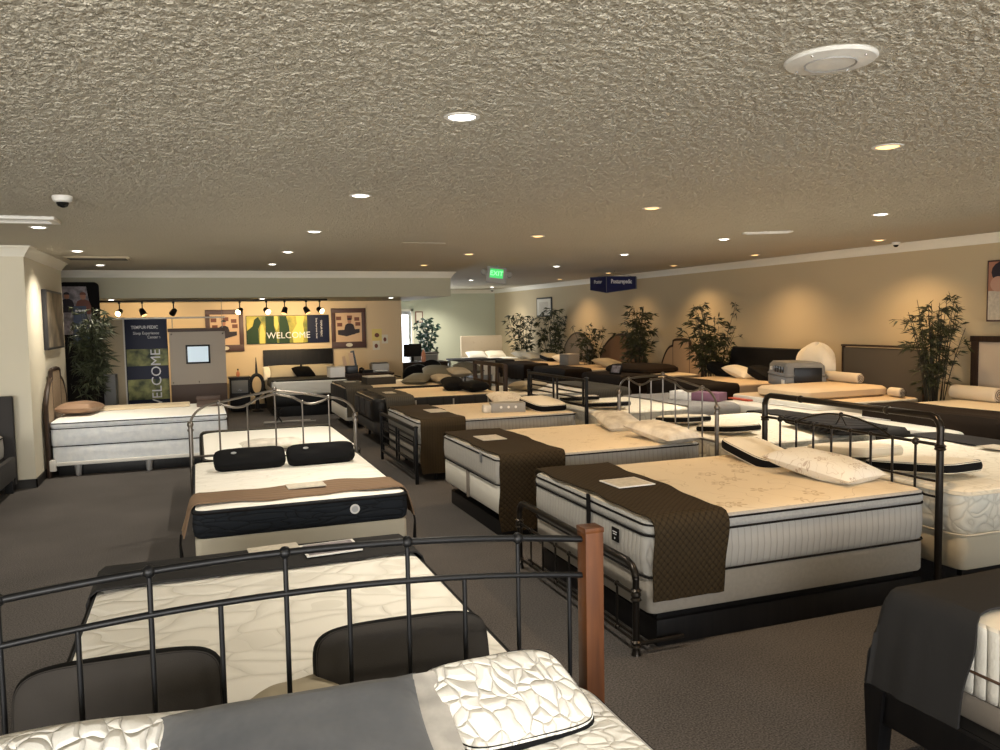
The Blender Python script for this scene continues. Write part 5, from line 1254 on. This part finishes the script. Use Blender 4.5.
# red-bordered notice and switch by the door
t = thing('wall_notice', 'small framed notice with red border right of the bright doorway', 'notice', (6.38, YF, 1.92)); MB().box(-.12, .12, -.02, 0, -.17, .17, .003).build('frame', INKR, t); MB().box(-.09, .09, -.024, -.018, -.14, .14).build('sheet', PAPERW, t)
o = MB().box(-.04, .04, -.02, 0, -.09, .09, .004).build('light_switch', PLASTB, None, True, (6.42, YF, 1.35)); tag(o, 'small black wall switch right of the bright doorway', 'light switch')
# floor easel stand lying near the aisle
t = thing('floor_stand', 'folded metal stand with a pale base lying on the aisle carpet', 'stand', (1.5, 15.1, 0)); MB().tube([(-.42, 0, .02), (.42, .12, .02)], .02, 8).tube([(-.4, .14, .02), (.5, -.05, .02)], .016, 8).build('base_bars', PLASTGL, t); MB().tube([(-.22, 0, .03), (-.12, 0, .18), (-.26, 0, .28)], .014, 8).tube([(-.1, 0, .03), (-.2, 0, .18), (-.08, 0, .28)], .014, 8).build('bracket', BLACKM, t)
# right wall picture, far frame
t = thing('framed_picture', 'white framed picture high on the right wall behind the far bamboos', 'picture', (XR, 20.1, 2.08)); MB().box(-.03, 0, -.50, .50, -.22, .30, .006).build('frame', FRAMEP2, t); MB().box(-.034, -.028, -.45, .45, -.18, .26).build('print_sheet', PAPERW, t); MB().box(-.036, -.033, -.3, .3, -.10, .18).build('small_picture_print', CARD, t)
t = thing('sleeper_poster', 'poster of a resting figure cut off by the right edge', 'poster', (XR, 6.55, 2.06)); MB().box(-.04, 0, -.45, .45, -.36, .36, .004).build('frame', FRAMEP, t); MB().box(-.044, -.038, -.43, .43, -.34, .0).build('bedding_print', CARD, t); MB().box(-.044, -.038, -.43, .43, .0, .34).build('background_print', SKINP, t)
MB().prism([(.0+.17*math.cos(k*PI/8), .22+.13*math.sin(k*PI/8)) for k in range(16)], -.003, .003, Matrix.Translation((-.047, .22, 0)) @ M90).build('hair_print', INK, t, False)
MB().prism([(.0+.10*math.cos(k*PI/8), .08+.09*math.sin(k*PI/8)) for k in range(16)], -.003, .003, Matrix.Translation((-.049, .30, 0)) @ M90).build('face_print', mat('print_face', (.55, .33, .24), .6), t, False)
MB().prism([(.0+.07*math.cos(k*PI/8), -.20+.05*math.sin(k*PI/8)) for k in range(16)], -.003, .003, Matrix.Translation((-.047, .12, 0)) @ M90).build('logo_print', SIGNT, t, False)

# ------------------------------------------------------------------ world
w = D.worlds.new('world'); S.world = w; w.use_nodes = True
bg = w.node_tree.nodes['Background']; bg.inputs[0].default_value = (.85, .93, 1, 1); bg.inputs[1].default_value = 3.0

# ------------------------------------------------------------------ camera
cd = D.cameras.new('camera'); cam = D.objects.new('camera', cd); COL.objects.link(cam)
cd.sensor_width = 36; cd.lens = 809/1000*36; cd.clip_start = .05; cd.clip_end = 200
pi_, ro, ya = R(4.01), R(-1.0), R(20.52)
F = Vector((math.sin(ya), math.cos(ya), 0)); Rt = Vector((math.cos(ya), -math.sin(ya), 0)); U = Vector((0, 0, 1))
F2 = F*math.cos(pi_)-U*math.sin(pi_); U2 = U*math.cos(pi_)+F*math.sin(pi_)
R3 = Rt*math.cos(ro)+U2*math.sin(ro); U3 = -Rt*math.sin(ro)+U2*math.cos(ro)
Mx = Matrix.Identity(4)
for i in range(3):
    Mx[i][0] = R3[i]; Mx[i][1] = U3[i]; Mx[i][2] = -F2[i]
Mx[0][3], Mx[1][3], Mx[2][3] = 0, 0, 1.84
cam.matrix_world = Mx
S.camera = cam
S.view_settings.view_transform = 'Standard'; S.view_settings.look = 'None'; S.view_settings.gamma = 1
S.view_settings.use_curve_mapping = False
S.view_settings.exposure = .40
